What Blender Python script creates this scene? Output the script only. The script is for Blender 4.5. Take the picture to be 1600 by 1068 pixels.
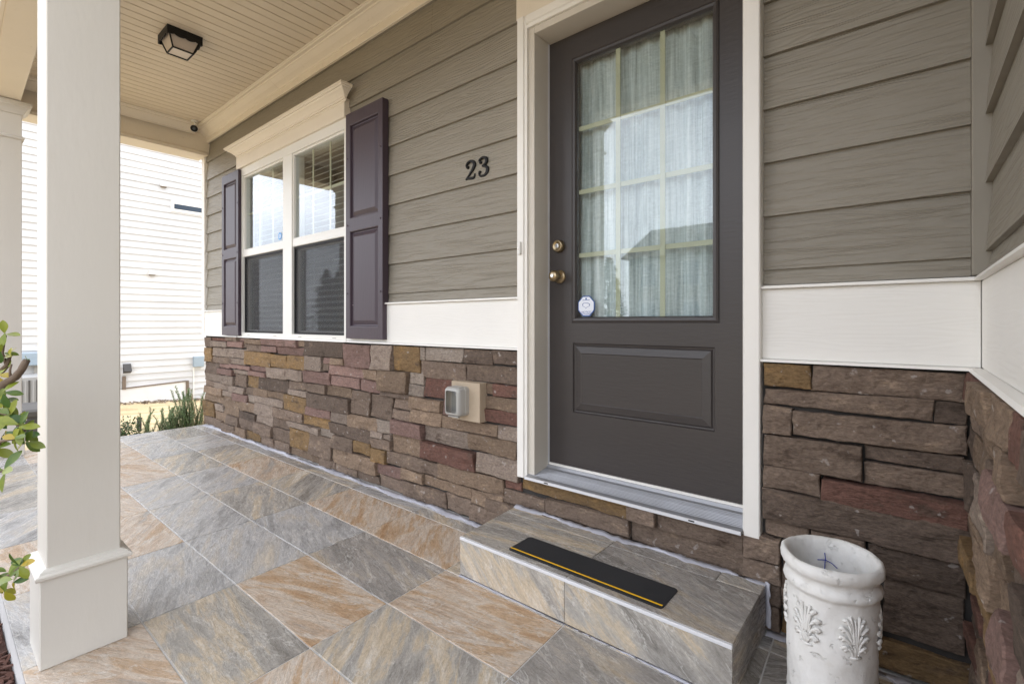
import bpy, bmesh, math, random
from mathutils import Vector, Matrix, noise
random.seed(7)
SC = bpy.context.scene
for o in list(bpy.data.objects): bpy.data.objects.remove(o)
COL = SC.collection
rad = math.radians

# ---------------------------------------------------------------- camera
CAM_Z = 1.035; FPX = 754.0; CX = 800.0; HY = 504.0; YAW = rad(39.54)
cam = bpy.data.cameras.new('camera'); camo = bpy.data.objects.new('camera', cam); COL.objects.link(camo)
camo.location = (0, 0, CAM_Z); camo.rotation_euler = (rad(90), 0, YAW)
cam.sensor_width = 36; cam.lens = 36*FPX/1600; cam.shift_y = -(534-HY)/1600
cam.clip_start = 0.02; cam.clip_end = 2000
SC.camera = camo
# ---------------------------------------------------------------- sky, sun, exposure
SUN_DIR = Vector((0.05, 0.62, 0.95)).normalized()      # towards the sun: high, behind the house
W = bpy.data.worlds.new('World'); SC.world = W; W.use_nodes = True
wn = W.node_tree.nodes; wl = W.node_tree.links; wn.clear()
sky = wn.new('ShaderNodeTexSky'); sky.sky_type = 'NISHITA'; sky.sun_disc = False
sky.sun_elevation = math.asin(SUN_DIR.z); sky.sun_rotation = math.atan2(SUN_DIR.x, SUN_DIR.y)
sky.dust_density = 2.0; sky.air_density = 1.2
tcw = wn.new('ShaderNodeTexCoord'); mpw = wn.new('ShaderNodeMapping'); mpw.inputs['Scale'].default_value = (1.6, 1.6, 3.6)
nzw = wn.new('ShaderNodeTexNoise'); nzw.inputs['Scale'].default_value = 1.5; nzw.inputs['Detail'].default_value = 7
rpw = wn.new('ShaderNodeValToRGB'); rpw.color_ramp.elements[0].position = .30; rpw.color_ramp.elements[1].position = .62
rpw.color_ramp.elements[0].color = (.35, .35, .35, 1)
mxw = wn.new('ShaderNodeMixRGB'); mxw.inputs[2].default_value = (12.2, 12.6, 13.6, 1)   # thin bright overcast
bgw = wn.new('ShaderNodeBackground'); bgw.inputs['Strength'].default_value = 0.12
ow = wn.new('ShaderNodeOutputWorld')
wl.new(tcw.outputs['Generated'], mpw.inputs[0]); wl.new(mpw.outputs[0], nzw.inputs['Vector']); wl.new(nzw.outputs['Fac'], rpw.inputs[0])
wl.new(rpw.outputs[0], mxw.inputs[0]); wl.new(sky.outputs[0], mxw.inputs[1]); wl.new(mxw.outputs[0], bgw.inputs[0]); wl.new(bgw.outputs[0], ow.inputs[0])
sl = bpy.data.lights.new('sun', 'SUN'); sl.energy = 1.5; sl.angle = rad(14); sl.color = (1, .97, .93)
so = bpy.data.objects.new('sun', sl); COL.objects.link(so); so.rotation_euler = SUN_DIR.to_track_quat('Z', 'Y').to_euler()
vs = SC.view_settings; vs.view_transform = 'Standard'; vs.look = 'None'; vs.gamma = 1; vs.exposure = 1.15
SC.render.engine = 'CYCLES'
SC.cycles.max_bounces = 8; SC.cycles.diffuse_bounces = 4; SC.cycles.transparent_max_bounces = 16

# ---------------------------------------------------------------- photo pixel -> world
Fv = (-math.sin(YAW), math.cos(YAW)); Rv = (math.cos(YAW), math.sin(YAW))
def ray(x, y):
    u = (x-CX)/FPX; return Fv[0]+u*Rv[0], Fv[1]+u*Rv[1], (HY-y)/FPX
def at(x, y, t):
    a, b, c = ray(x, y); return Vector((a*t, b*t, CAM_Z+c*t))
def onY(x, y, Y):
    a, b, c = ray(x, y); t = Y/b; return a*t, CAM_Z+c*t

# ---------------------------------------------------------------- materials
MATS = {}
def nodes(name):
    m = bpy.data.materials.new(name); m.use_nodes = True
    return m, m.node_tree.nodes, m.node_tree.links, m.node_tree.nodes['Principled BSDF']
def N(n, t, **k):
    a = n.new(t)
    for i, v in k.items():
        if i[0] == '_': setattr(a, i[1:], v)
        else: a.inputs[i.replace('__', ' ')].default_value = v
    return a
def rgb(c): return (c[0], c[1], c[2], 1)
def srgb(r, g, b, k=1.0):
    f = lambda v: (v/255/12.92 if v/255 <= .04045 else ((v/255+.055)/1.055)**2.4)*k
    return (f(r), f(g), f(b))
def ramp(n, stops):
    r = n.new('ShaderNodeValToRGB'); e = r.color_ramp.elements
    while len(e) < len(stops): e.new(.5)
    for i, (p, c) in enumerate(stops): e[i].position = p; e[i].color = rgb(c)
    return r
def paint(name, c, rough=.5, var=.06, bump=.05, scale=40, stretch=(1, 1, 1), spec=.5, metal=0, dirt=None):
    """painted / plain surface: colour with faint blotches, streaks and fine relief"""
    m, n, l, b = nodes(name)
    tc = N(n, 'ShaderNodeTexCoord'); mp = N(n, 'ShaderNodeMapping'); mp.inputs['Scale'].default_value = stretch
    l.new(tc.outputs['Object'], mp.inputs[0])
    oi = N(n, 'ShaderNodeObjectInfo')
    n1 = N(n, 'ShaderNodeTexNoise', Scale=3.0, Detail=6.0); n1.noise_dimensions = '4D'
    mu = N(n, 'ShaderNodeMath', _operation='MULTIPLY'); mu.inputs[1].default_value = 37
    l.new(oi.outputs['Random'], mu.inputs[0]); l.new(mu.outputs[0], n1.inputs['W']); l.new(mp.outputs[0], n1.inputs['Vector'])
    r = ramp(n, [(.25, [v*(1-var*1.6) for v in c]), (.5, c), (.75, [min(1, v*(1+var)) for v in c])])
    l.new(n1.outputs['Fac'], r.inputs[0]); col = r.outputs[0]
    if dirt:
        n3 = N(n, 'ShaderNodeTexNoise', Scale=22.0, Detail=8.0, Roughness=.7); l.new(mp.outputs[0], n3.inputs['Vector'])
        r3 = ramp(n, [(.60, (0, 0, 0)), (.78, (1, 1, 1))]); l.new(n3.outputs['Fac'], r3.inputs[0])
        mm = N(n, 'ShaderNodeMath', _operation='MULTIPLY'); mm.inputs[1].default_value = .35; l.new(r3.outputs[0], mm.inputs[0])
        mx = N(n, 'ShaderNodeMixRGB'); mx.inputs[2].default_value = rgb(dirt); l.new(mm.outputs[0], mx.inputs[0]); l.new(col, mx.inputs[1]); col = mx.outputs[0]
    l.new(col, b.inputs['Base Color'])
    n2 = N(n, 'ShaderNodeTexNoise', Scale=float(scale), Detail=5.0); l.new(mp.outputs[0], n2.inputs['Vector'])
    bp = N(n, 'ShaderNodeBump', Strength=bump, Distance=.01); l.new(n2.outputs['Fac'], bp.inputs['Height']); l.new(bp.outputs[0], b.inputs['Normal'])
    b.inputs['Roughness'].default_value = rough; b.inputs['Metallic'].default_value = metal; b.inputs['Specular IOR Level'].default_value = spec
    MATS[name] = m; return m
def siding_mat(name, c, axis, bump=.8, white=False):
    """fibre cement board with pressed cedar grain running along the board"""
    m, n, l, b = nodes(name)
    tc = N(n, 'ShaderNodeTexCoord'); oi = N(n, 'ShaderNodeObjectInfo')
    sc = (1.1, 1, 13) if axis == 'x' else (1, 1.1, 13)
    mp = N(n, 'ShaderNodeMapping'); mp.inputs['Scale'].default_value = sc; l.new(tc.outputs['Object'], mp.inputs[0])
    mu = N(n, 'ShaderNodeMath', _operation='MULTIPLY'); mu.inputs[1].default_value = 53; l.new(oi.outputs['Random'], mu.inputs[0])
    a = N(n, 'ShaderNodeTexNoise', Scale=1.5, Detail=2.5, Roughness=.45); a.noise_dimensions = '4D'
    l.new(mp.outputs[0], a.inputs['Vector']); l.new(mu.outputs[0], a.inputs['W'])
    k = N(n, 'ShaderNodeMath', _operation='MULTIPLY'); k.inputs[1].default_value = 70; l.new(a.outputs['Fac'], k.inputs[0])
    s = N(n, 'ShaderNodeMath', _operation='SINE'); l.new(k.outputs[0], s.inputs[0])
    f = N(n, 'ShaderNodeTexNoise', Scale=9.0, Detail=4.0); l.new(mp.outputs[0], f.inputs['Vector'])
    fm = N(n, 'ShaderNodeMath', _operation='MULTIPLY'); l.new(s.outputs[0], fm.inputs[0]); fm.inputs[1].default_value = .55
    ad = N(n, 'ShaderNodeMath', _operation='ADD'); l.new(fm.outputs[0], ad.inputs[0]); l.new(f.outputs['Fac'], ad.inputs[1])
    bp = N(n, 'ShaderNodeBump', Strength=bump, Distance=.0022); l.new(ad.outputs[0], bp.inputs['Height']); l.new(bp.outputs[0], b.inputs['Normal'])
    g = N(n, 'ShaderNodeTexNoise', Scale=1.2, Detail=5.0); l.new(tc.outputs['Object'], g.inputs['Vector'])
    r = ramp(n, [(.3, [v*.93 for v in c]), (.7, [min(1, v*1.05) for v in c])]); l.new(g.outputs['Fac'], r.inputs[0])
    hv = N(n, 'ShaderNodeHueSaturation'); mr = N(n, 'ShaderNodeMapRange'); mr.inputs[3].default_value = .95; mr.inputs[4].default_value = 1.05
    l.new(oi.outputs['Random'], mr.inputs[0]); l.new(mr.outputs[0], hv.inputs['Value']); l.new(r.outputs[0], hv.inputs['Color']); l.new(hv.outputs[0], b.inputs['Base Color'])
    b.inputs['Roughness'].default_value = .5; b.inputs['Specular IOR Level'].default_value = .35
    MATS[name] = m
def stone_mat(name, c, c2, c3):
    m, n, l, b = nodes(name)
    tc = N(n, 'ShaderNodeTexCoord'); oi = N(n, 'ShaderNodeObjectInfo')
    mu = N(n, 'ShaderNodeMath', _operation='MULTIPLY'); mu.inputs[1].default_value = 91; l.new(oi.outputs['Random'], mu.inputs[0])
    def nz(scale, detail, rough=.6, st=(1, 1, 1)):
        mp = N(n, 'ShaderNodeMapping'); mp.inputs['Scale'].default_value = st; l.new(tc.outputs['Object'], mp.inputs[0])
        a = N(n, 'ShaderNodeTexNoise', Scale=float(scale), Detail=float(detail), Roughness=rough); a.noise_dimensions = '4D'
        l.new(mp.outputs[0], a.inputs['Vector']); l.new(mu.outputs[0], a.inputs['W']); return a
    a = nz(9, 9, .72, (1, 1, 2.0)); r = ramp(n, [(.34, c2), (.46, c), (.55, c), (.67, c3)]); l.new(a.outputs['Fac'], r.inputs[0])
    g = nz(70, 8, .75, (1, 1, 1.7)); rg = ramp(n, [(.30, (.50, .49, .48)), (.5, (1, 1, 1)), (.70, (1.45, 1.43, 1.4))]); l.new(g.outputs['Fac'], rg.inputs[0])
    mx = N(n, 'ShaderNodeMixRGB', _blend_type='MULTIPLY'); mx.inputs[0].default_value = .85; l.new(r.outputs[0], mx.inputs[1]); l.new(rg.outputs[0], mx.inputs[2])
    # pale mortar flecks
    k = nz(34, 3, .5); rk = ramp(n, [(.655, (0, 0, 0)), (.70, (.6, .6, .6))]); l.new(k.outputs['Fac'], rk.inputs[0])
    m2 = N(n, 'ShaderNodeMixRGB'); m2.inputs[2].default_value = (.42, .38, .35, 1); l.new(rk.outputs[0], m2.inputs[0]); l.new(mx.outputs[0], m2.inputs[1])
    hv = N(n, 'ShaderNodeHueSaturation'); mr = N(n, 'ShaderNodeMapRange'); mr.inputs[3].default_value = .82; mr.inputs[4].default_value = 1.18
    l.new(oi.outputs['Random'], mr.inputs[0]); l.new(mr.outputs[0], hv.inputs['Value']); l.new(m2.outputs[0], hv.inputs['Color'])
    l.new(hv.outputs[0], b.inputs['Base Color'])
    h = nz(26, 10, .68, (.8, 1, 2.4)); bp = N(n, 'ShaderNodeBump', Strength=1.0, Distance=.016); l.new(h.outputs['Fac'], bp.inputs['Height']); l.new(bp.outputs[0], b.inputs['Normal'])
    b.inputs['Roughness'].default_value = .88; b.inputs['Specular IOR Level'].default_value = .25
    MATS[name] = m
def tile_mat(name, cols, rough=.22):
    """slate-look porcelain: streaked bands in a direction of its own on each tile"""
    m, n, l, b = nodes(name)
    tc = N(n, 'ShaderNodeTexCoord'); oi = N(n, 'ShaderNodeObjectInfo')
    mu = N(n, 'ShaderNodeMath', _operation='MULTIPLY'); mu.inputs[1].default_value = 77; l.new(oi.outputs['Random'], mu.inputs[0])
    an = N(n, 'ShaderNodeMapRange'); an.inputs[3].default_value = -.5; an.inputs[4].default_value = 1.15; l.new(oi.outputs['Random'], an.inputs[0])
    vr = N(n, 'ShaderNodeVectorRotate', _rotation_type='Z_AXIS'); l.new(tc.outputs['Object'], vr.inputs['Vector']); l.new(an.outputs[0], vr.inputs['Angle'])
    def nz(scale, detail, rough, st, dist=0):
        mp = N(n, 'ShaderNodeMapping'); mp.inputs['Scale'].default_value = st; l.new(vr.outputs[0], mp.inputs[0])
        a = N(n, 'ShaderNodeTexNoise', Scale=float(scale), Detail=float(detail), Roughness=rough, Distortion=float(dist)); a.noise_dimensions = '4D'
        l.new(mp.outputs[0], a.inputs['Vector']); l.new(mu.outputs[0], a.inputs['W']); return a
    a = nz(2.2, 12, .66, (1, 5.0, 1), .7)
    r = ramp(n, [(.33, cols[0]), (.43, cols[1]), (.50, cols[2]), (.56, cols[3]), (.67, cols[4])]); l.new(a.outputs['Fac'], r.inputs[0])
    f = nz(11, 12, .80, (1, 4.5, 1), 1.1); rf = ramp(n, [(.30, (.58, .56, .54)), (.47, (1, 1, 1)), (.68, (1.18, 1.17, 1.16))]); l.new(f.outputs['Fac'], rf.inputs[0])
    mx = N(n, 'ShaderNodeMixRGB', _blend_type='MULTIPLY'); mx.inputs[0].default_value = .8; l.new(r.outputs[0], mx.inputs[1]); l.new(rf.outputs[0], mx.inputs[2])
    # thin pale veins
    v = nz(2.4, 6, .62, (1, 3.0, 1), 1.0); sb = N(n, 'ShaderNodeMath', _operation='SUBTRACT'); sb.inputs[1].default_value = .5; l.new(v.outputs['Fac'], sb.inputs[0])
    ab = N(n, 'ShaderNodeMath', _operation='ABSOLUTE'); l.new(sb.outputs[0], ab.inputs[0])
    rv = ramp(n, [(0, (.6, .6, .6)), (.004, (.25, .25, .25)), (.012, (0, 0, 0))]); l.new(ab.outputs[0], rv.inputs[0])
    mv = N(n, 'ShaderNodeMixRGB'); mv.inputs[2].default_value = (.72, .69, .64, 1); l.new(rv.outputs[0], mv.inputs[0]); l.new(mx.outputs[0], mv.inputs[1])
    g = nz(120, 3, .6, (1, 1, 1)); rg = ramp(n, [(.3, (.84, .84, .84)), (.7, (1.12, 1.12, 1.12))]); l.new(g.outputs['Fac'], rg.inputs[0])
    m3 = N(n, 'ShaderNodeMixRGB', _blend_type='MULTIPLY'); m3.inputs[0].default_value = 1; l.new(mv.outputs[0], m3.inputs[1]); l.new(rg.outputs[0], m3.inputs[2])
    l.new(m3.outputs[0], b.inputs['Base Color'])
    ad = N(n, 'ShaderNodeMath', _operation='ADD'); l.new(f.outputs['Fac'], ad.inputs[0]); l.new(a.outputs['Fac'], ad.inputs[1])
    bp = N(n, 'ShaderNodeBump', Strength=.6, Distance=.005); l.new(ad.outputs[0], bp.inputs['Height']); l.new(bp.outputs[0], b.inputs['Normal'])
    rr = N(n, 'ShaderNodeMapRange'); rr.inputs[3].default_value = rough-.06; rr.inputs[4].default_value = rough+.16; l.new(f.outputs['Fac'], rr.inputs[0]); l.new(rr.outputs[0], b.inputs['Roughness'])
    MATS[name] = m
def glass_mat(name, ior=2.0, tint=(.93, .96, .95)):
    m, n, l, b = nodes(name); n.remove(b)
    out = n['Material Output']; t = N(n, 'ShaderNodeBsdfTransparent'); t.inputs[0].default_value = rgb(tint)
    g = N(n, 'ShaderNodeBsdfGlossy'); g.inputs['Roughness'].default_value = .012; g.inputs['Color'].default_value = (.96, .97, 1, 1)
    tc = N(n, 'ShaderNodeTexCoord'); nz = N(n, 'ShaderNodeTexNoise', Scale=1.6, Detail=0.0); l.new(tc.outputs['Object'], nz.inputs['Vector'])
    bp = N(n, 'ShaderNodeBump', Strength=.02, Distance=.02); l.new(nz.outputs['Fac'], bp.inputs['Height']); l.new(bp.outputs[0], g.inputs['Normal'])
    lw = N(n, 'ShaderNodeLayerWeight'); lw.inputs['Blend'].default_value = .5
    p5 = N(n, 'ShaderNodeMath', _operation='POWER'); p5.inputs[1].default_value = 5; l.new(lw.outputs['Facing'], p5.inputs[0])
    f = N(n, 'ShaderNodeMapRange'); f.inputs[3].default_value = ior; f.inputs[4].default_value = 1; l.new(p5.outputs[0], f.inputs[0])
    mx = N(n, 'ShaderNodeMixShader'); l.new(f.outputs[0], mx.inputs[0]); l.new(t.outputs[0], mx.inputs[1]); l.new(g.outputs[0], mx.inputs[2]); l.new(mx.outputs[0], out.inputs[0])
    MATS[name] = m
def screen_mat(name):
    m, n, l, b = nodes(name); out = n['Material Output']
    t = N(n, 'ShaderNodeBsdfTransparent'); mx = N(n, 'ShaderNodeMixShader'); mx.inputs[0].default_value = .4
    b.inputs['Base Color'].default_value = (.028, .028, .032, 1); b.inputs['Roughness'].default_value = .6
    l.new(t.outputs[0], mx.inputs[1]); l.new(b.outputs[0], mx.inputs[2]); l.new(mx.outputs[0], out.inputs[0]); MATS[name] = m
def leaf_mat(name, c, c2, rough=.35):
    m, n, l, b = nodes(name)
    oi = N(n, 'ShaderNodeObjectInfo'); tc = N(n, 'ShaderNodeTexCoord'); nz = N(n, 'ShaderNodeTexNoise', Scale=25.0, Detail=3.0); l.new(tc.outputs['Object'], nz.inputs['Vector'])
    ad = N(n, 'ShaderNodeMath', _operation='ADD'); ad.inputs[1].default_value = -.5; l.new(nz.outputs['Fac'], ad.inputs[0])
    a2 = N(n, 'ShaderNodeMath', _operation='ADD'); l.new(ad.outputs[0], a2.inputs[0]); l.new(oi.outputs['Random'], a2.inputs[1])
    r = ramp(n, [(.1, c), (.9, c2)]); l.new(a2.outputs[0], r.inputs[0]); l.new(r.outputs[0], b.inputs['Base Color'])
    b.inputs['Roughness'].default_value = rough
    try: b.inputs['Transmission Weight'].default_value = 0
    except Exception: pass
    tr = N(n, 'ShaderNodeBsdfTranslucent'); l.new(r.outputs[0], tr.inputs[0]); mx = N(n, 'ShaderNodeMixShader'); mx.inputs[0].default_value = .25
    out = n['Material Output']; l.new(b.outputs[0], mx.inputs[1]); l.new(tr.outputs[0], mx.inputs[2]); l.new(mx.outputs[0], out.inputs[0]); MATS[name] = m

SID = (.272, .246, .200)
siding_mat('siding', SID, 'x'); siding_mat('siding_side', SID, 'y')
siding_mat('band', (.85, .83, .785), 'x', .14); siding_mat('band_side', (.85, .83, .785), 'y', .14)
siding_mat('white_siding', (.63, .63, .63), 'y', .15)
paint('trim', (.85, .825, .775), .45, .03, .04, 30)
paint('trim_bounce_tint', (.79, .72, .61), .5, .03, .05, 30, dirt=(.42, .33, .22))  # cream trim with warm bounced light put into its colour
paint('ceiling_bounce_tint', (.72, .635, .515), .5, .04, .05, 30, dirt=(.40, .31, .20))  # same cream on the ceiling, warm bounce mixed into the colour
paint('post_paint', (.645, .615, .555), .5, .025, .06, 55, (1, 1, .3), dirt=(.6, .55, .47))
paint('corner_grey', SID, .5, .04, .05, 30)
paint('vinyl', (.80, .79, .75), .35, .02, .01, 20)
paint('shutter', (.058, .040, .054), .42, .08, .10, 60, (1, 1, .12))
paint('door_paint', (.050, .043, .041), .38, .07, .08, 90, (.2, 1, 1))
paint('muntin', (.56, .54, .39), .45, .03, .01)
paint('jamb_shaded', (.62, .575, .50), .5, .03, .03)  # cream jamb darkened to taupe, its shade put into the colour
paint('aluminium', (.36, .365, .385), .42, .14, .10, 90, (.05, 1, 1), metal=.5, dirt=(.25, .25, .25))
paint('bright_strip', (.70, .70, .715), .35, .03, .02)
paint('brass', (.36, .28, .17), .28, .12, .05, 60, metal=.9)
paint('steel', (.7, .7, .7), .25, .05, .01, metal=.9)
paint('black_iron', (.012, .012, .013), .5, .15, .08, 60, spec=.25)
paint('dark_hole', (.01, .01, .01), .7)
paint('frosted', (.62, .55, .50), .25, .04, .02)
paint('rubber', (.022, .022, .024), .8, .18, .25, 400)
paint('yellow', (.92, .52, .01), .6, .1, .02)
paint('grout', (.60, .585, .565), .8, .12, .2, 60, dirt=(.3, .28, .26))
paint('mortar', (.05, .045, .041), .95, .3, .5, 40)
paint('caulk', (.47, .47, .52), .55, .22, .4, 35, dirt=(.25, .23, .23))
paint('plate_stone', (.46, .37, .27), .85, .14, .4, 40)
paint('plastic_grey', (.42, .41, .385), .3, .05, .02)
paint('plastic_white', (.78, .77, .73), .35, .03, .01)
paint('curtain_in', (.4, .4, .4))
paint('blind', (.60, .59, .56), .5, .04, .02)
paint('room', (.30, .27, .23), .8, .05, .02)
paint('blue', (.035, .10, .33), .5, .05, .01); paint('sticker_white', (.80, .83, .90), .4, .03, .01); paint('blue_light', (.10, .35, .75), .4)
paint('blue_ink', (.02, .05, .42), .6)
paint('foundation', (.80, .79, .77), .8, .05, .3, 30, dirt=(.5, .42, .34))
paint('brown_wood', (.18, .135, .10), .8, .15, .3, 30)
paint('ac_grey', (.30, .305, .31), .5, .06, .05); paint('ac_dark', (.055, .052, .050), .7, .2, .2, 20); paint('box_blue', (.30, .37, .43), .5, .05, .02)
paint('bark', (.16, .115, .08), .85, .3, .6, 60)
paint('roof_shingle', (.09, .085, .085), .9, .2, .4, 30)
paint('far_wall', (.13, .13, .125), .8, .05, .05); paint('far_glass', (.06, .08, .11), .15)
paint('far_trim', (.30, .30, .30), .6)
paint('asphalt', (.06, .06, .062), .9, .15, .3, 60)
paint('concrete', (.42, .40, .37), .9, .1, .2, 40)
def urn_mat():
    m, n, l, b = nodes('urn')
    tc = N(n, 'ShaderNodeTexCoord')
    a = N(n, 'ShaderNodeTexNoise', Scale=14.0, Detail=8.0, Roughness=.65); l.new(tc.outputs['Object'], a.inputs['Vector'])
    r = ramp(n, [(.20, (.60, .56, .50)), (.40, (.73, .715, .68)), (.65, (.79, .78, .755))]); l.new(a.outputs['Fac'], r.inputs[0]); l.new(r.outputs[0], b.inputs['Base Color'])
    h = N(n, 'ShaderNodeTexNoise', Scale=38.0, Detail=6.0, Roughness=.6); l.new(tc.outputs['Object'], h.inputs['Vector'])
    rh = ramp(n, [(.30, (0, 0, 0)), (.40, (.75, .75, .75)), (.8, (1, 1, 1))]); l.new(h.outputs['Fac'], rh.inputs[0])
    bp = N(n, 'ShaderNodeBump', Strength=.9, Distance=.004); l.new(rh.outputs[0], bp.inputs['Height']); l.new(bp.outputs[0], b.inputs['Normal'])
    b.inputs['Roughness'].default_value = .92; b.inputs['Specular IOR Level'].default_value = .2; MATS['urn'] = m
urn_mat()
def curtain_mat():
    m, n, l, b = nodes('curtain')
    tc = N(n, 'ShaderNodeTexCoord')
    def nz(sc, st, d=3):
        mp = N(n, 'ShaderNodeMapping'); mp.inputs['Scale'].default_value = st; l.new(tc.outputs['Object'], mp.inputs[0])
        a = N(n, 'ShaderNodeTexNoise', Scale=float(sc), Detail=float(d), Roughness=.6); l.new(mp.outputs[0], a.inputs['Vector']); return a
    a = nz(95, (1, 1, .035)); c = nz(120, (.05, 1, 1.2)); w = nz(16, (1, 1, .05), 4)
    m1 = N(n, 'ShaderNodeMath', _operation='MULTIPLY_ADD'); m1.inputs[1].default_value = .42; l.new(a.outputs['Fac'], m1.inputs[0])
    m2 = N(n, 'ShaderNodeMath', _operation='MULTIPLY_ADD'); m2.inputs[1].default_value = .18; m2.inputs[2].default_value = 0; l.new(c.outputs['Fac'], m2.inputs[0]); l.new(m2.outputs[0], m1.inputs[2])
    m3 = N(n, 'ShaderNodeMath', _operation='MULTIPLY_ADD'); m3.inputs[1].default_value = .40; l.new(w.outputs['Fac'], m3.inputs[0]); l.new(m1.outputs[0], m3.inputs[2])
    r = ramp(n, [(.38, (.32, .36, .37)), (.5, (.57, .62, .64)), (.62, (.84, .87, .90))]); l.new(m3.outputs[0], r.inputs[0]); l.new(r.outputs[0], b.inputs['Base Color'])
    b.inputs['Roughness'].default_value = .9; MATS['curtain'] = m
curtain_mat()
K = .76
def st(name, r, g, b, r2, g2, b2, r3, g3, b3): stone_mat('stone_'+name, srgb(r, g, b, K), srgb(r2, g2, b2, K), srgb(r3, g3, b3, K))
st('b', 138, 120, 106, 98, 82, 71, 174, 152, 131)
st('d', 114, 99, 88, 82, 70, 62, 146, 125, 109)
st('g', 156, 140, 127, 116, 99, 88, 184, 168, 152)
st('t', 148, 127, 108, 110, 92, 78, 180, 156, 131)
st('y', 148, 121, 87, 110, 92, 76, 178, 141, 91)
st('r', 128, 95, 84, 102, 84, 74, 152, 109, 95)
st('p', 151, 123, 114, 122, 102, 92, 170, 140, 128)
st('l', 168, 154, 141, 132, 117, 105, 192, 180, 167)
tile_mat('tile_grey', [srgb(128, 125, 122), srgb(160, 158, 156), srgb(182, 180, 178), srgb(178, 172, 164), srgb(204, 192, 174)])
tile_mat('tile_mix', [srgb(128, 123, 116), srgb(154, 149, 142), srgb(172, 166, 157), srgb(190, 174, 150), srgb(208, 199, 186)])
tile_mat('tile_rust', [srgb(166, 160, 152), srgb(184, 161, 138), srgb(200, 186, 170), srgb(186, 160, 132), srgb(172, 138, 104)])
tile_mat('tile_dark', [srgb(122, 118, 113), srgb(146, 141, 135), srgb(158, 152, 146), srgb(172, 162, 148), srgb(166, 148, 124)])
glass_mat('glass', .08); glass_mat('glass_window', .14); glass_mat('glass_clear', .04, (.8, .8, .78)); screen_mat('screen')
leaf_mat('leaf', (.045, .11, .015), (.27, .31, .035)); leaf_mat('leaf_yellow', (.32, .30, .03), (.46, .33, .04)); leaf_mat('rosemary', (.16, .25, .10), (.30, .38, .20), .6)
leaf_mat('bush', (.03, .07, .02), (.07, .13, .035)); leaf_mat('tree_leaf', (.035, .06, .025), (.06, .09, .035), .6); leaf_mat('straw', (.42, .33, .18), (.5, .40, .22), .8)
def ground_mat():
    m, n, l, b = nodes('ground'); tc = N(n, 'ShaderNodeTexCoord')
    mp = N(n, 'ShaderNodeMapping'); mp.inputs['Scale'].default_value = (1.6, .35, 1); l.new(tc.outputs['Object'], mp.inputs[0])
    a = N(n, 'ShaderNodeTexNoise', Scale=1.3, Detail=9.0, Roughness=.68); l.new(mp.outputs[0], a.inputs['Vector'])
    r = ramp(n, [(.30, (.30, .21, .12)), (.46, (.47, .37, .22)), (.6, (.56, .46, .29)), (.75, (.46, .42, .22))]); l.new(a.outputs['Fac'], r.inputs[0])
    g = N(n, 'ShaderNodeTexNoise', Scale=30.0, Detail=6.0, Roughness=.7); l.new(tc.outputs['Object'], g.inputs['Vector'])
    rg = ramp(n, [(.3, (.72, .7, .66)), (.7, (1.2, 1.2, 1.2))]); l.new(g.outputs['Fac'], rg.inputs[0])
    mx = N(n, 'ShaderNodeMixRGB', _blend_type='MULTIPLY'); mx.inputs[0].default_value = 1; l.new(r.outputs[0], mx.inputs[1]); l.new(rg.outputs[0], mx.inputs[2]); l.new(mx.outputs[0], b.inputs['Base Color'])
    bp = N(n, 'ShaderNodeBump', Strength=.6, Distance=.03); l.new(g.outputs['Fac'], bp.inputs['Height']); l.new(bp.outputs[0], b.inputs['Normal']); b.inputs['Roughness'].default_value = .95; MATS['ground'] = m
ground_mat()
paint('mulch', (.11, .05, .035), .95, .3, .6, 60)

# ---------------------------------------------------------------- builders
def tag(o, label=None, cat=None, group=None, kind=None):
    for k, v in (('label', label), ('category', cat), ('group', group), ('kind', kind)):
        if v: o[k] = v
    return o
def empty(name, loc, label, cat, group=None, rz=0):
    o = bpy.data.objects.new(name, None); COL.objects.link(o); o.location = loc; o.rotation_euler.z = rz; o.empty_display_size = .1
    return tag(o, label, cat, group)
bpy.context.view_layer.update()
def wloc(o):
    v = Vector(o.location); p = o.parent
    while p: v = v+Vector(p.location); p = p.parent      # parents here are never rotated when this is used
    return v
def link(name, me, parent=None, loc=(0, 0, 0), local=False):
    """world-space placement: loc is where the mesh origin stands"""
    o = bpy.data.objects.new(name, me); COL.objects.link(o)
    if parent:
        o.parent = parent; o.location = Vector(loc) if local else Vector(loc)-wloc(parent)
    else: o.location = loc
    return o
def mesh(name, vs, fs, mat, smooth=False):
    me = bpy.data.meshes.new(name); me.from_pydata([tuple(v) for v in vs], [], fs)
    bm = bmesh.new(); bm.from_mesh(me); bmesh.ops.recalc_face_normals(bm, faces=bm.faces); bm.to_mesh(me); bm.free()
    me.materials.append(MATS[mat] if isinstance(mat, str) else mat)
    if smooth:
        for p in me.polygons: p.use_smooth = True
    return me
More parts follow.
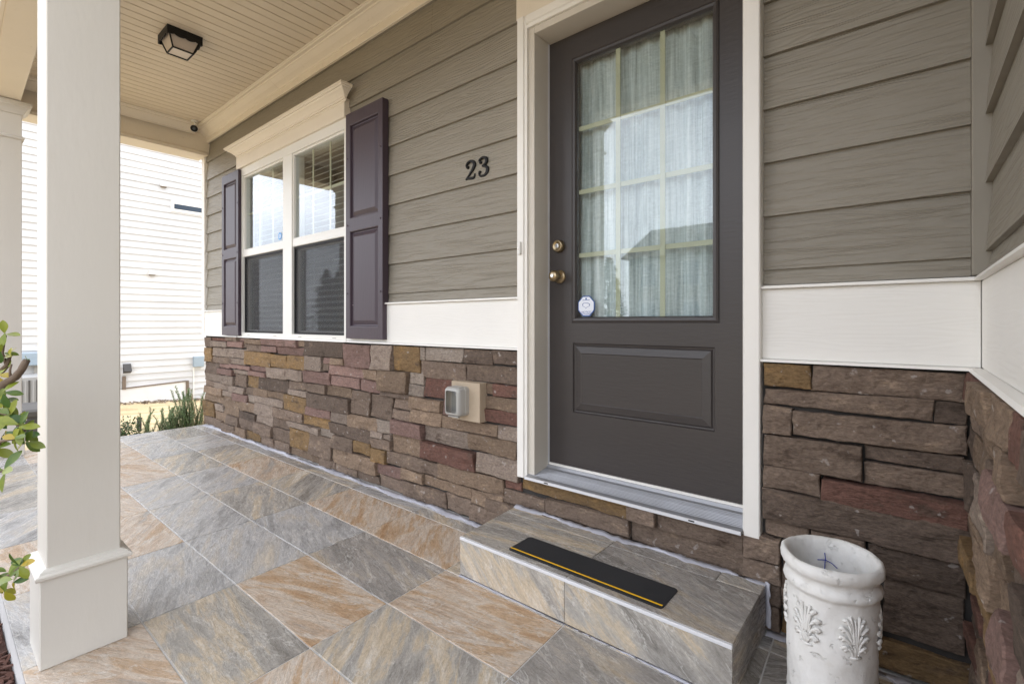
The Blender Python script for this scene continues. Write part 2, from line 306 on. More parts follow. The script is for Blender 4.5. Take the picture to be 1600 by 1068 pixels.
class B:
    def __init__(s): s.v = []; s.f = []
    def add(s, vs, fs):
        k = len(s.v); s.v += [Vector(v) for v in vs]; s.f += [[i+k for i in f] for f in fs]; return s
    def box(s, x0, x1, y0, y1, z0, z1):
        return s.add([(x0, y0, z0), (x1, y0, z0), (x1, y1, z0), (x0, y1, z0), (x0, y0, z1), (x1, y0, z1), (x1, y1, z1), (x0, y1, z1)],
                     [(0, 3, 2, 1), (4, 5, 6, 7), (0, 1, 5, 4), (1, 2, 6, 5), (2, 3, 7, 6), (3, 0, 4, 7)])
    def prism(s, prof, a0, a1, axis='x'):
        """extrude a closed profile; axis x: prof=(y,z); axis y: prof=(x,z); axis z: prof=(x,y)"""
        n = len(prof)
        def p(a, q): return (a, q[0], q[1]) if axis == 'x' else ((q[0], a, q[1]) if axis == 'y' else (q[0], q[1], a))
        return s.add([p(a0, q) for q in prof]+[p(a1, q) for q in prof], [[i, (i+1) % n, (i+1) % n+n, i+n] for i in range(n)]+[list(range(n))[::-1], list(range(n, 2*n))])
    def rings(s, rs, closed=True, cap0=True, cap1=True):
        n = len(rs[0]); k = len(s.v)
        for r in rs: s.v += [Vector(q) for q in r]
        for j in range(len(rs)-1):
            for i in range(n if closed else n-1):
                a = k+j*n+i; b = k+j*n+(i+1) % n; s.f.append([a, b, b+n, a+n])
        if cap0: s.f.append([k+i for i in range(n)][::-1])
        if cap1: s.f.append([k+(len(rs)-1)*n+i for i in range(n)])
        return s
    def tube(s, pts, rads, n=8):
        rs = []
        for i, p in enumerate(pts):
            p = Vector(p); d = (Vector(pts[min(i+1, len(pts)-1)])-Vector(pts[max(i-1, 0)])).normalized()
            a = d.cross(Vector((0, 0, 1)) if abs(d.z) < .9 else Vector((1, 0, 0))).normalized(); b = d.cross(a)
            r = rads[i] if isinstance(rads, (list, tuple)) else rads
            rs.append([p+a*math.cos(2*math.pi*k/n)*r+b*math.sin(2*math.pi*k/n)*r for k in range(n)])
        return s.rings(rs)
    def lathe(s, prof, c=(0, 0, 0), n=32, axis='z'):
        rs = []
        for r, h in prof:
            ring = []
            for k in range(n):
                t = 2*math.pi*k/n; q = (r*math.cos(t), r*math.sin(t), h) if axis == 'z' else (r*math.cos(t), -h, r*math.sin(t))
                ring.append(Vector(q)+Vector(c))
            rs.append(ring)
        return s.rings(rs)
    def nest(s, x0, x1, z0, z1, steps):
        """concentric rectangles facing -y: steps of (inset, y)"""
        rs = [[(x0+i, y, z0+i), (x1-i, y, z0+i), (x1-i, y, z1-i), (x0+i, y, z1-i)] for i, y in steps]
        return s.rings(rs, cap0=False)
    def bevel(s, w, seg=1, ang=40):
        me = bpy.data.meshes.new('t'); me.from_pydata([tuple(v) for v in s.v], [], s.f); bm = bmesh.new(); bm.from_mesh(me); bmesh.ops.recalc_face_normals(bm, faces=bm.faces)
        ed = [e for e in bm.edges if len(e.link_faces) == 2 and e.calc_face_angle(0) > rad(ang)]
        bmesh.ops.bevel(bm, geom=ed, offset=w, segments=seg, affect='EDGES', profile=.5, clamp_overlap=True)
        bm.verts.index_update(); s.v = [v.co.copy() for v in bm.verts]; s.f = [[v.index for v in f.verts] for f in bm.faces]; bm.free(); bpy.data.meshes.remove(me); return s
    def put(s, name, mat, parent=None, smooth=False, origin=None):
        """build; the mesh origin goes to its own centre-bottom so that object-space textures and copies behave"""
        if origin is None:
            xs = [v.x for v in s.v]; ys = [v.y for v in s.v]; zs = [v.z for v in s.v]
            origin = Vector(((min(xs)+max(xs))/2, (min(ys)+max(ys))/2, min(zs)))
        origin = Vector(origin)
        return link(name, mesh(name, [v-origin for v in s.v], s.f, mat, smooth), parent, origin)
def bx(name, mat, parent, x0, x1, y0, y1, z0, z1, bev=0, seg=1):
    b = B().box(x0, x1, y0, y1, z0, z1)
    if bev: b.bevel(bev, seg)
    return b.put(name, mat, parent)

# ================================================================ GROUND AND PORCH FLOOR
def gz(x, y):
    """the lot is level along the house, falls away to the neighbour on the left and gently to the street"""
    t = min(1, max(0, (-5.9-x)/6.5)); t = t*t*(3-2*t)
    z = -.16-.84*t - .06*t*max(0, min(4, y-2))
    if y < -1: z -= .02*min(12, -1-y)
    return z
xs = sorted(set([-120, -70, -45, -30, -24] + [-20+i*.5 for i in range(35)] + [-2+i for i in range(8)] + [8, 14, 24, 45, 80]))
ys = sorted(set([-120, -70, -45, -34, -28, -22, -18, -14, -11] + [-9+i*.75 for i in range(35)] + [19, 24, 32, 50, 90]))
g = B()
gv = [(x, y, gz(x, y)+(.03*noise.noise(Vector((x*.8, y*.8, 0))) if -14 < x < -6.3 else 0)) for y in ys for x in xs]
nx = len(xs); g.add(gv, [[j*nx+i, j*nx+i+1, (j+1)*nx+i+1, (j+1)*nx+i] for j in range(len(ys)-1) for i in range(nx-1)])
tag(g.put('ground', 'ground', origin=(0, 0, 0), smooth=True), kind='structure')
tag(B().box(-80, 80, -17, -10.5, -.345, -.325).put('road', 'asphalt'), kind='structure')

FX0, FX1, FY0, FY1 = -5.55, .128, .18, 1.795
floor = B().box(FX0, FX1, FY0, 1.84, -.30, -.0025).put('porch_floor', 'grout'); tag(floor, kind='structure')
# tiles: X joints slightly sheared, as laid
XJ = [-1.49-.5875*k for k in range(-3, 8)]; YJ = [.18, .473, .777, 1.081, 1.385, 1.69, 1.772]
TCOL = {(1, 2): 'rust', (0, 3): 'rust', (0, 2): 'mix', (1, 3): 'dark', (1, 4): 'rust', (2, 4): 'rust', (2, 3): 'grey', (2, 2): 'grey', (2, 1): 'grey', (1, 1): 'mix', (0, 1): 'rust',
        (1, 0): 'rust', (3, 4): 'mix', (4, 4): 'rust', (4, 3): 'grey', (5, 3): 'mix', (-1, 3): 'dark', (-1, 2): 'dark', (-2, 4): 'dark', (-2, 3): 'rust', (-2, 2): 'rust', (2, 0): 'grey', (3, 0): 'rust', (4, 1): 'rust'}
rt = random.Random(3)
def shear(x, y): return x-.045*(y-1.08)
def tile_obj(q, z0, z1, mat, parent, name='tile'):
    c = Vector((sum(p[0] for p in q)/4, sum(p[1] for p in q)/4, z0)); b = B().prism([(p[0]-c.x, p[1]-c.y) for p in q], 0, z1-z0, 'z').bevel(.0015)
    return link(name, mesh(name, b.v, b.f, mat), parent, c)
GAP = .0022
for i in range(len(XJ)):
    col = i-3
    for j in range(6):
        x1 = XJ[i]+.5875; x0 = XJ[i]; ya, yb = YJ[j]+(GAP if j else 0), YJ[j+1]-GAP
        q = []
        for (x, y, s) in ((x0, ya, 1), (x1, ya, -1), (x1, yb, -1), (x0, yb, 1)):
            q.append((min(FX1-.002, max(FX0, shear(x, y)+s*GAP)), y))
        if q[1][0]-q[0][0] < .02: continue
        k = TCOL.get((col, j)) or rt.choice(['grey', 'grey', 'mix', 'grey', 'mix', 'dark', 'rust'] if j else ['grey', 'mix', 'rust'])
        tile_obj(q, -.0085, 0, 'tile_'+k, floor)

# ================================================================ HOUSE
house = empty('house', (-2.7, 1.86, 0), 'taupe sided house with stone base, grey front door and bounce-tinted cream porch ceiling', 'house')
HX0 = -5.63; SY = 1.838; SXW = .156; DL, DR = -1.453, -.393
TOPZ = 3.0
# sheathing behind the boards, openings left free
sh = B()
for (a, b_, c, d) in ((HX0, -4.74, 0, 3.1), (-2.99, -1.40, 0, 3.1), (-.43, .19, 0, 3.1), (-4.74, -2.99, 0, .93), (-4.74, -2.99, 2.42, 3.1), (-1.40, -.43, 0, .30), (-1.40, -.43, 2.43, 3.1)):
    sh.box(a, b_, 1.864, 1.95, c, d)
swall = sh.put('front_wall', 'corner_grey', house)
room = B().add([(-5.55, 1.952, .28), (.1, 1.952, .28), (.1, 5.5, .28), (-5.55, 5.5, .28), (-5.55, 1.952, 2.95), (.1, 1.952, 2.95), (.1, 5.5, 2.95), (-5.55, 5.5, 2.95)],
               [(0, 1, 2, 3), (4, 7, 6, 5), (1, 5, 6, 2), (2, 6, 7, 3), (3, 7, 4, 0)]).put('interior', 'room', house)
# lapped boards
def board(x0, x1, z0, h, parent, mat='siding'):
    B().prism([(SY, z0), (1.8625, z0), (1.8625, z0+h), (1.8545, z0+h)], x0, x1).put('siding_board', mat, parent)
rb = random.Random(5)
E_ = .1842
def lap_rows(spans_of, cut=None):
    rows = [(1.164, .075)]+[(1.2165+E_*k, E_+.016) for k in range(10)]
    for z0, h in rows:
        if z0 > 2.95: break
        h = min(h, 3.0-z0)
        for (a, b_) in spans_of(z0):
            # butt joints in long courses
            cuts = [a]
            if b_-a > 3.4: cuts.append(a+(b_-a)*rb.uniform(.35, .7))
            cuts.append(b_)
            for p, q in zip(cuts[:-1], cuts[1:]): board(p+.0006, q-.0006, z0, h, swall)
def spans(z0):
    out = []
    if z0 < 2.43: out += [(HX0, -4.752), (-2.984, DL)]
    elif z0 < 2.60: out += [(HX0, DL)]
    else: out += [(HX0, DR)]
    if z0 < 2.66: out += [(DR, .130)]
    else: out[-1] = (out[-1][0], .130)
    return out
lap_rows(spans)
bx('corner_strip', 'corner_grey', house, .130, .1795, 1.815, 1.862, 1.164, 3.0, .002)
bx('corner_board', 'trim', house, HX0-.075, HX0-.0005, 1.822, 1.95, .905, 3.0, .003)
# side wing: boards on the wall that faces left
side = B().box(.1805, .30, .20, 1.862, 0, 3.1).put('side_wall', 'corner_grey', house)
for k in range(-1, 10):
    z0, h = (1.164, .075) if k < 0 else (1.2165+E_*k+.012, E_+.016)
    h = min(h, 3.0-z0)
    if h <= 0: continue
    B().prism([(SXW, z0), (.1800, z0), (.1800, z0+h), (.1725, z0+h)], .20, 1.8145, 'y').put('siding_board', 'siding_side', side)
bx('corner_board', 'trim', house, .149, .22, .165, .1995, .905, 3.0, .003)
bx('wing_wall', 'corner_grey', house, .22, 5.0, .205, .30, -.3, 3.1)
# cream band with cap and drip
for (a, b_) in ((HX0, -4.758), (-2.977, DL), (DR, .1495)):
    bx('trim_board', 'band', house, a, b_, 1.826, 1.8635, .912, 1.1495, .002)
    B().prism([(1.808, 1.150), (1.863, 1.150), (1.863, 1.1635), (1.812, 1.1605)], a, b_).bevel(.0015).put('band_cap', 'trim', house)
    B().prism([(1.800, .9035), (1.8625, .9035), (1.8625, .9115), (1.804, .9115)], a, b_).put('drip_edge', 'trim', house)
bx('trim_board', 'band_side', house, .150, .1800, .20, 1.8255, .912, 1.1495, .002)
B().prism([(.132, 1.150), (.1800, 1.150), (.1800, 1.1635), (.137, 1.1605)], .20, 1.8075, 'y').put('band_cap', 'trim', house)
B().prism([(.122, .9035), (.1800, .9035), (.1800, .9115), (.127, .9115)], .20, 1.7995, 'y').put('drip_edge', 'trim', house)

# ---------------------------------------------------------------- ledge stone: outlines read from the photograph, on the wall plane
ST = {
 (5.34, 310, 520): [(35,97,35,118,'b'),(97,222,38,70,'r'),(222,315,35,68,'b'),(318,374,42,70,'p'),(97,220,72,120,'g'),(222,353,72,124,'p'),(356,378,70,124,'b'),(378,510,50,97,'t'),(378,516,97,155,'b'),
   (35,97,122,242,'y'),(100,378,127,207,'g'),(88,250,204,258,'b'),(250,378,210,262,'g'),(380,602,163,273,'y'),(40,155,245,338,'d'),(155,245,262,296,'p'),(247,420,268,308,'p'),(155,285,298,350,'p'),(285,413,308,348,'g'),
   (428,566,280,324,'p'),(418,560,322,362,'p'),(36,180,338,405,'g'),(182,288,354,432,'g'),(288,388,348,450,'b'),(390,490,362,458,'y'),(40,120,400,448,'b'),(120,255,418,478,'g'),(257,378,448,510,'g'),(378,455,458,520,'b'),
   (455,566,465,530,'t'),(34,190,452,516,'t'),(190,272,490,540,'g'),(272,395,500,578,'p'),(395,448,518,588,'l'),(34,180,507,582,'t'),(180,360,537,643,'t'),(34,126,577,703,'y'),(126,200,587,660,'g'),(200,325,614,703,'t'),
   (360,460,580,666,'t'),(460,612,602,698,'g'),(128,225,652,750,'t'),(228,330,682,780,'b'),(328,470,657,740,'d'),(470,608,680,768,'g'),(330,460,714,815,'b'),(35,195,697,815,'b'),(195,295,757,860,'b'),(290,388,790,895,'t'),
   (390,503,820,925,'y'),(460,605,757,868,'b'),(503,628,852,965,'b')],
 (4.854, 420, 520): [(-70,52,45,97,'p'),(52,205,50,105,'p'),(205,265,60,112,'t'),(-70,50,100,150,'p'),(52,260,107,172,'p'),(272,560,62,185,'d'),(15,130,163,266,'y'),(133,268,175,280,'y'),(272,395,170,290,'g'),(398,455,182,235,'p'),
   (455,558,190,245,'t'),(400,445,237,292,'b'),(256,452,290,385,'p'),(-82,140,348,445,'d'),(-19,125,268,348,'g'),(125,256,278,365,'g'),(145,265,370,435,'b'),(268,413,387,455,'b'),(417,602,397,490,'t'),(137,288,430,485,'g'),
   (105,285,472,602,'y'),(290,610,474,592,'d'),(278,458,577,640,'p'),(-19,100,447,503,'t'),(-122,98,493,545,'g'),(22,245,585,665,'b'),(245,445,637,720,'y'),(460,580,602,688,'g'),(-22,22,555,640,'t'),(-22,18,645,735,'t'),
   (20,133,642,738,'b'),(135,375,692,748,'g'),(382,478,737,797,'l'),(14,145,720,822,'b'),(145,300,732,888,'y'),(300,478,777,945,'b'),(150,375,897,995,'t'),(372,495,957,1065,'b'),(38,148,825,920,'b'),(-10,38,800,890,'b')],
 (4.107, 530, 530): [(22,203,30,183,'p'),(203,330,36,198,'g'),(330,505,42,213,'y'),(507,537,45,140,'l'),(-73,155,172,241,'p'),(155,245,190,262,'t'),(247,430,198,333,'t'),(430,520,218,290,'l'),(425,530,292,366,'l'),(-71,120,242,318,'p'),
   (122,252,262,338,'p'),(65,188,332,492,'b'),(255,447,347,378,'d'),(190,330,365,505,'b'),(333,450,382,453,'b'),(328,447,455,518,'b'),(39,235,487,585,'t'),(230,325,522,603,'l'),(325,527,532,625,'p'),(195,270,592,638,'g'),
   (272,318,610,648,'g'),(-74,197,557,640,'d'),(195,318,640,708,'b'),(320,520,622,753,'t'),(-47,90,622,713,'b'),(90,200,657,735,'y'),(200,292,702,798,'y'),(-46,232,732,855,'t'),(-35,98,812,900,'b'),(292,623,757,843,'b'),
   (190,388,802,883,'p'),(390,530,850,918,'t'),(100,238,850,950,'b'),(240,395,887,1000,'b')],
 (3.56, 660, 530): [(5,215,42,128,'l'),(213,380,50,135,'d'),(380,545,62,147,'d'),(-23,225,127,218,'b'),(220,545,150,250,'b'),(1,165,228,330,'r'),(328,375,248,310,'t'),(377,545,257,325,'r'),(97,160,342,428,'p'),(-73,92,332,395,'t'),
   (-73,97,397,477,'t'),(330,545,327,400,'t'),(330,545,407,480,'r'),(97,408,452,525,'t'),(408,545,484,566,'g'),(-5,250,492,594,'g'),(255,545,547,645,'t'),(-12,290,602,700,'r'),(290,545,650,775,'g'),(78,440,727,828,'t'),
   (440,545,797,840,'r'),(-8,258,787,866,'t'),(-118,117,822,945,'b'),(258,435,862,945,'t'),(260,560,960,1060,'b'),(117,255,872,966,'b'),(100,260,980,1050,'b')],
 (3.81, 780, 730): [(130,755,127,238,'y'),(757,930,227,333,'b'),(934,1450,312,448,'b'),(-90,262,152,233,'b'),(264,764,243,348,'b'),(768,1448,412,548,'b'),(-90,262,245,320,'b'),(264,764,360,520,'d'),(768,1448,562,760,'d')],
 (3.814, 1180, 550): [(45,330,62,211,'y'),(334,1262,92,260,'b'),(45,1068,252,368,'b'),(1072,1262,302,436,'d'),(45,212,324,488,'b'),(220,1265,402,568,'b'),(48,635,522,713,'b'),(640,1262,592,683,'d'),(638,1290,702,843,'b'),
   (40,385,707,828,'b'),(388,1280,832,978,'r')],
 (2.022, 1160, 540): [(62,714,508,618,'d'),(0,118,612,678,'b'),(0,120,684,742,'b'),(0,118,750,800,'d'),(64,208,558,612,'b'),(212,392,598,668,'b'),(395,722,667,765,'d'),(122,392,640,760,'b'),(440,714,782,955,'d'),(122,438,738,870,'b'),(120,740,945,1085,'y'),(0,118,812,915,'b')],
}
def stone_mesh(w, h, d, seed, cell, mat):
    """split-faced block: flat-ish ragged face, sharp arrises, corners a little out of square"""
    nx = max(4, min(34, int(w/cell))); nz = max(3, min(16, int(h/cell))); vs = []; q = random.Random(seed)
    o1 = Vector((seed*3.7, seed*1.3, seed*7.1)); rr = .0045
    cj = [[(q.uniform(-.0035, .0035), q.uniform(-.004, .004)) for _ in (0, 1)] for _ in (0, 1)]
    tx, tz = q.uniform(-.03, .03), q.uniform(-.09, .09)
    us = [0, .003/w]+[.003/w+(1-.006/w)*i/(nx-2) for i in range(1, nx-2)]+[1-.003/w, 1]; vv = [0, .003/h]+[.003/h+(1-.006/h)*j/max(1, nz-2) for j in range(1, max(1, nz-2))]+[1-.003/h, 1]
    nx, nz = len(us)-1, len(vv)-1
    for j, v in enumerate(vv):
        for i, u in enumerate(us):
            x = (u-.5)*w; z = (v-.5)*h
            e = min(u*w, (1-u)*w, v*h, (1-v)*h)
            p = Vector((x*7, z*18, 0))+o1
            nn = noise.noise(p); n2 = noise.noise(Vector((x*26, z*60, 3))+o1); n3 = noise.noise(Vector((x*70, z*90, 8))+o1)
            ledge = math.floor(nn*3+.5)/3                      # stepped splits
            y = -d-.005*nn-.006*ledge-.004*n2-.002*n3+tx*x+tz*z
            if e < .0032: y += .0018+.0016*n2
            if e < .0001: y += .0035
            jx = .0030*noise.noise(Vector((z*45, 1, 0))+o1)+.0014*noise.noise(Vector((z*140, 1, 0))+o1); jz = .0030*noise.noise(Vector((x*22, 5, 0))+o1)+.0014*noise.noise(Vector((x*90, 5, 0))+o1)
            if e < .0032:
                x += jx if i <= 1 or i >= nx-1 else 0; z += jz if j <= 1 or j >= nz-1 else 0
            a = cj[0][0][0]*(1-u)*(1-v)+cj[1][0][0]*u*(1-v)+cj[0][1][0]*(1-u)*v+cj[1][1][0]*u*v; c = cj[0][0][1]*(1-u)*(1-v)+cj[1][0][1]*u*(1-v)+cj[0][1][1]*(1-u)*v+cj[1][1][1]*u*v
            vs.append(Vector((x+a, y, z+c)))
    W_ = nx+1; fs = [[j*W_+i, j*W_+i+1, (j+1)*W_+i+1, (j+1)*W_+i] for j in range(nz) for i in range(nx)]
    ring = [i for i in range(W_)]+[j*W_+nx for j in range(1, nz+1)]+[nz*W_+i for i in range(nx-1, -1, -1)]+[j*W_ for j in range(nz-1, 0, -1)]
    k = len(vs); vs += [Vector((vs[i].x*.99, .03, vs[i].z*.98)) for i in ring]
    for a in range(len(ring)):
        b_ = (a+1) % len(ring); fs.append([ring[a], k+a, k+b_, ring[b_]])
    return mesh('stone', vs, fs, mat, False)
base = B().box(HX0, -1.40, 1.838, 1.8635, 0, .9030)
base.box(-1.40, -.44, 1.838, 1.8635, 0, .298); base.box(-.44, .165, 1.838, 1.8635, 0, .9030)
base = base.put('stone_base', 'mortar', house)
sd = 0; SL = []
for (s, ox, oy), lst in ST.items():
    for (xa, xb, yt, yb, c) in lst:
        pa, pb, pm = ox+xa/s, ox+xb/s, ox+(xa+xb)/2/s
        Xa = onY(pa, 500, 1.80)[0]; Xb = onY(pb, 500, 1.80)[0]
        zt = onY(pm, oy+yt/s, 1.80)[1]; zb = onY(pm, oy+yb/s, 1.80)[1]
        SL.append([Xa, Xb, zb, zt, c, pm > 1160])
def limits(r):
    r[0] = max(r[0], HX0-.03); r[1] = min(r[1], .128); r[2] = max(r[2], .003); r[3] = min(r[3], .9005)
    mid = (r[0]+r[1])/2
    if (r[2]+r[3])/2 > .31:                                    # beside the door casing
        if mid < -1.2: r[1] = min(r[1], DL-.001)
        else: r[0] = max(r[0], DR+.0015)
    elif -1.46 < mid < -.40 and r[2] > .06: r[3] = min(r[3], .2985)
for r in SL: limits(r)
for r in SL:
    if .085 < r[1] < .128: r[1] = .118+.010*((r[2]*37) % 1)
for it in range(3):                                            # close or trim the joints between neighbours
    for ax in (2, 0):
        o_ = 0 if ax == 2 else 2
        for i, r in enumerate(SL):
            best = None
            for k, q in enumerate(SL):
                if k == i: continue
                ov = min(r[o_+1], q[o_+1])-max(r[o_], q[o_])
                if ov < .35*min(r[o_+1]-r[o_], q[o_+1]-q[o_]): continue
                gp = q[ax]-r[ax+1]
                if -.030 < gp < .034 and (q[ax]+q[ax+1]) > (r[ax]+r[ax+1]) and (best is None or abs(gp) < abs(best[0])): best = (gp, q)
            if best and abs(best[0]) > .0005:
                m_ = (r[ax+1]+best[1][ax])/2; r[ax+1] = m_; best[1][ax] = m_
    for r in SL: limits(r)
for (Xa, Xb, zb, zt, c, near) in SL:
    sd += 1
    if zt-zb < .012 or Xb-Xa < .012: continue
    m_ = .0021; w, h = Xb-Xa-2*m_, zt-zb-2*m_
    dp = random.uniform(.012, .048)
    me = stone_mesh(w, h, dp, sd, .011 if near else .018, 'stone_'+c)
    o = link('stone', me, base, ((Xa+Xb)/2, 1.836, (zt+zb)/2))
# the same stone on the wing, seen at a glancing angle
sbase = B().box(.158, .1800, .20, 1.83, 0, .903).put('side_stone_base', 'mortar', house)
rs_ = random.Random(21); z = .004
while z < .895:
    h = min(rs_.choice([.04, .05, .06, .07, .085, .10]), .9-z)
    if .9-z-h < .04: h = .9-z
    y = 1.812
    while y > .22:
        w = min(rs_.uniform(.10, .30), y-.205)
        if y-.205-w < .06: w = y-.205
        sd += 1
        me = stone_mesh(w-.004, h-.004, rs_.uniform(.012, .055), sd, .012, 'stone_'+rs_.choice('bbbddtttyrpgb'))
        o = link('stone', me, sbase, (.156, y-w/2, z+h/2)); o.rotation_euler = (rs_.uniform(-.01, .01), 0, -math.pi/2)
        y -= w
    z += h
# caulk along the foot of the wall
def caulk(p0, p1, up, r=.016, parent=floor, seed=0, n=90):
    p0, p1, up = Vector(p0), Vector(p1), Vector(up); d = (p1-p0).normalized(); side_ = up.cross(d).normalized(); rs = []
    for i in range(n+1):
        p = p0.lerp(p1, i/n); a = max(.25, 1+1.3*noise.noise(p*7+Vector((seed, 0, 0)))+.8*noise.noise(p*37)); b_ = max(.2, .9+1.5*noise.noise(p*6+Vector((9, seed, 0)))+.8*noise.noise(p*41))
        rs.append([p+side_*r*.9-up*.004, p-side_*r*2.1*b_-up*.004, p-side_*r*1.6*b_+up*.0012, p-side_*r*.4+up*r*.28*a, p+side_*r*.9+up*r*.75*a])
    return B().rings(rs).put('caulk', 'caulk', parent, True)
caulk((HX0+.1, 1.796, .001), (-1.44, 1.796, .001), (0, 0, 1), .011, floor, 1, 360)
caulk((-.37, 1.792, .001), (.12, 1.792, .001), (0, 0, 1), .011, floor, 2, 60)

# ---------------------------------------------------------------- window with header crown, shutters
win = B()
WX0, WX1, WZ0, WZ1 = -4.757, -2.978, .915, 2.436
win.box(WX0, -4.692, 1.822, 1.93, WZ0, WZ1).box(-2.999, WX1, 1.822, 1.93, WZ0, WZ1).box(-3.905, -3.757, 1.826, 1.93, WZ0+.03, WZ1-.07)
win.box(-4.692, -2.999, 1.822, 1.93, 2.366, WZ1).box(-4.692, -2.999, 1.822, 1.93, WZ0, .946)
window = win.put('window', 'vinyl', house)
B().prism([(1.806, .902), (1.86, .902), (1.86, .914), (1.811, .914)], WX0-.01, WX1+.01).put('sill', 'trim', window)
for (a, b_) in ((-4.692, -3.905), (-3.757, -2.999)):
    bx('meeting_rail', 'vinyl', window, a, b_, 1.832, 1.90, 1.632, 1.692, .004)
    f = B(); 
    for (p, q, r, s) in ((a, a+.012, 1.692, 2.366), (b_-.012, b_, 1.692, 2.366), (a+.012, b_-.012, 2.352, 2.366), (a+.012, b_-.012, 1.692, 1.700)): f.box(p, q, 1.838, 1.90, r, s)
    f.put('sash_frame', 'vinyl', window)
    bx('pane', 'glass_window', window, a+.012, b_-.012, 1.856, 1.859, 1.700, 2.352)
    bx('pane', 'glass_window', window, a+.026, b_-.026, 1.884, 1.887, .972, 1.606)
    f = B()
    for (p, q, r, s) in ((a, a+.026, .946, 1.632), (b_-.026, b_, .946, 1.632), (a+.026, b_-.026, 1.606, 1.632), (a+.026, b_-.026, .946, .972)): f.box(p, q, 1.872, 1.915, r, s)
    f.put('sash_frame', 'vinyl', window)
    f = B()
    for (p, q, r, s) in ((a, a+.016, .946, 1.632), (b_-.016, b_, .946, 1.632), (a+.016, b_-.016, 1.616, 1.632), (a+.016, b_-.016, .946, .962)): f.box(p, q, 1.846, 1.858, r, s)
    f.put('screen_frame', 'black_iron', window)
    bx('insect_screen', 'screen', window, a+.016, b_-.016, 1.8515, 1.8520, .962, 1.616)
    w3 = (b_-a-.024)/3
    for k in (1, 2): bx('muntin', 'muntin', window, a+.012+w3*k-.009, a+.012+w3*k+.009, 1.866, 1.871, 1.700, 2.352)
    bx('muntin', 'muntin', window, a+.012, b_-.012, 1.8715, 1.8765, 2.017, 2.035)
    for k in (0.15, .8): bx('weep_hole', 'plastic_grey', window, a+(b_-a)*k, a+(b_-a)*k+.05, 1.8205, 1.823, .924, .929)
# header board with cornice
head = B().box(WX0-.012, WX1+.012, 1.802, 1.8505, 2.4365, 2.565).bevel(.002).put('window_header', 'trim_bounce_tint', house)
def crown(parent, x0, x1, y1, z0, proj, hgt, name='cornice', mat='trim_bounce_tint'):
    """mitred cornice with returns at both ends, back on y1"""
    pf = [(0, 0), (.10, .0), (.13, .14), (.20, .16), (.30, .30), (.52, .50), (.70, .60), (.74, .70), (.88, .72), (.92, .82), (1, .84), (1, 1)]
    rs = []
    for a, h in pf:
        p = a*proj; rs.append([(x0-p, y1, z0+h*hgt), (x0-p, y1-p-.004, z0+h*hgt), (x1+p, y1-p-.004, z0+h*hgt), (x1+p, y1, z0+h*hgt)])
    return B().rings(rs).put(name, mat, parent)
crown(head, -4.745, -2.945, 1.802, 2.548, .082, .072)
B().box(-4.748, -2.942, 1.7985, 1.8045, 2.535, 2.549).put('bead', 'trim_bounce_tint', head)
def shutter(x0, x1, z0, z1):
    b_ = B(); y0, y1 = 1.793, 1.837; e = .045; r = .052; mid = (z0+z1)/2+.005
    b_.box(x0, x0+e, y0, y1, z0, z1).box(x1-e, x1, y0, y1, z0, z1).box(x0+e, x1-e, y0, y1, z0, z0+r*1.5).box(x0+e, x1-e, y0, y1, mid-r*.8, mid+r*.8).box(x0+e, x1-e, y0, y1, z1-r*1.5, z1)
    s = b_.put('shutter', 'shutter', house)
    for (a, c) in ((z0+r*1.5, mid-r*.8), (mid+r*.8, z1-r*1.5)):
        B().nest(x0+e, x1-e, a, c, [(0, y0), (.005, y0+.002), (.009, y0+.016), (.016, y0+.017), (.042, y0+.004), (.046, y0+.004)]).put('raised_panel', 'shutter', s)
    for zz in (z0+.30, z1-.30, mid):
        for xx in (x0+.02, x1-.02): B().lathe([(.0065, 0), (.0065, .002), (.004, .0045), (.0005, .005)], (xx, y0, zz), 10, 'y').put('screw', 'shutter', s, True)
shutter(-5.081, -4.700, .918, 2.425); shutter(-2.930, -2.520, .930, 2.430)
for i, (a, b_) in enumerate(((-4.70, -3.90), (-3.765, -2.99))):
    bl = empty('window_blind', ((a+b_)/2, 1.955, .95), 'white slatted blind behind the '+('left' if i == 0 else 'right')+' half of the porch window', 'blind', 'blinds in the porch window')
    sm = B().box(-(b_-a)/2+.01, (b_-a)/2-.01, -.024, .024, -.0014, .0014); sm = mesh('slat', sm.v, sm.f, 'blind')
    n = 31
    for k in range(n):
        o = link('slat', sm, bl, ((a+b_)/2, 1.957, .965+k*.0455)); o.rotation_euler.x = rad(24)
    bx('head_rail', 'blind', bl, a+.005, b_-.005, 1.93, 1.985, 2.37, 2.415)
    for k in (.2, .8): bx('cord', 'blind', bl, a+(b_-a)*k, a+(b_-a)*k+.003, 1.930, 1.933, .95, 2.37)
ws = empty('window_sticker', (-4.02, 1.855, 1.75), 'small blue and white oval alarm sticker on upper left window pane', 'sticker')
B().lathe([(.031, 0), (.031, .0008)], (-4.02, 1.8555, 1.75), 20, 'y').put('disc', 'blue_light', ws)
B().lathe([(.017, 0), (.017, .0006)], (-4.02, 1.8545, 1.75), 20, 'y').put('emblem', 'sticker_white', ws)
bx('emblem_mark', 'blue_light', ws, -4.026, -4.014, 1.8535, 1.8538, 1.74, 1.76)

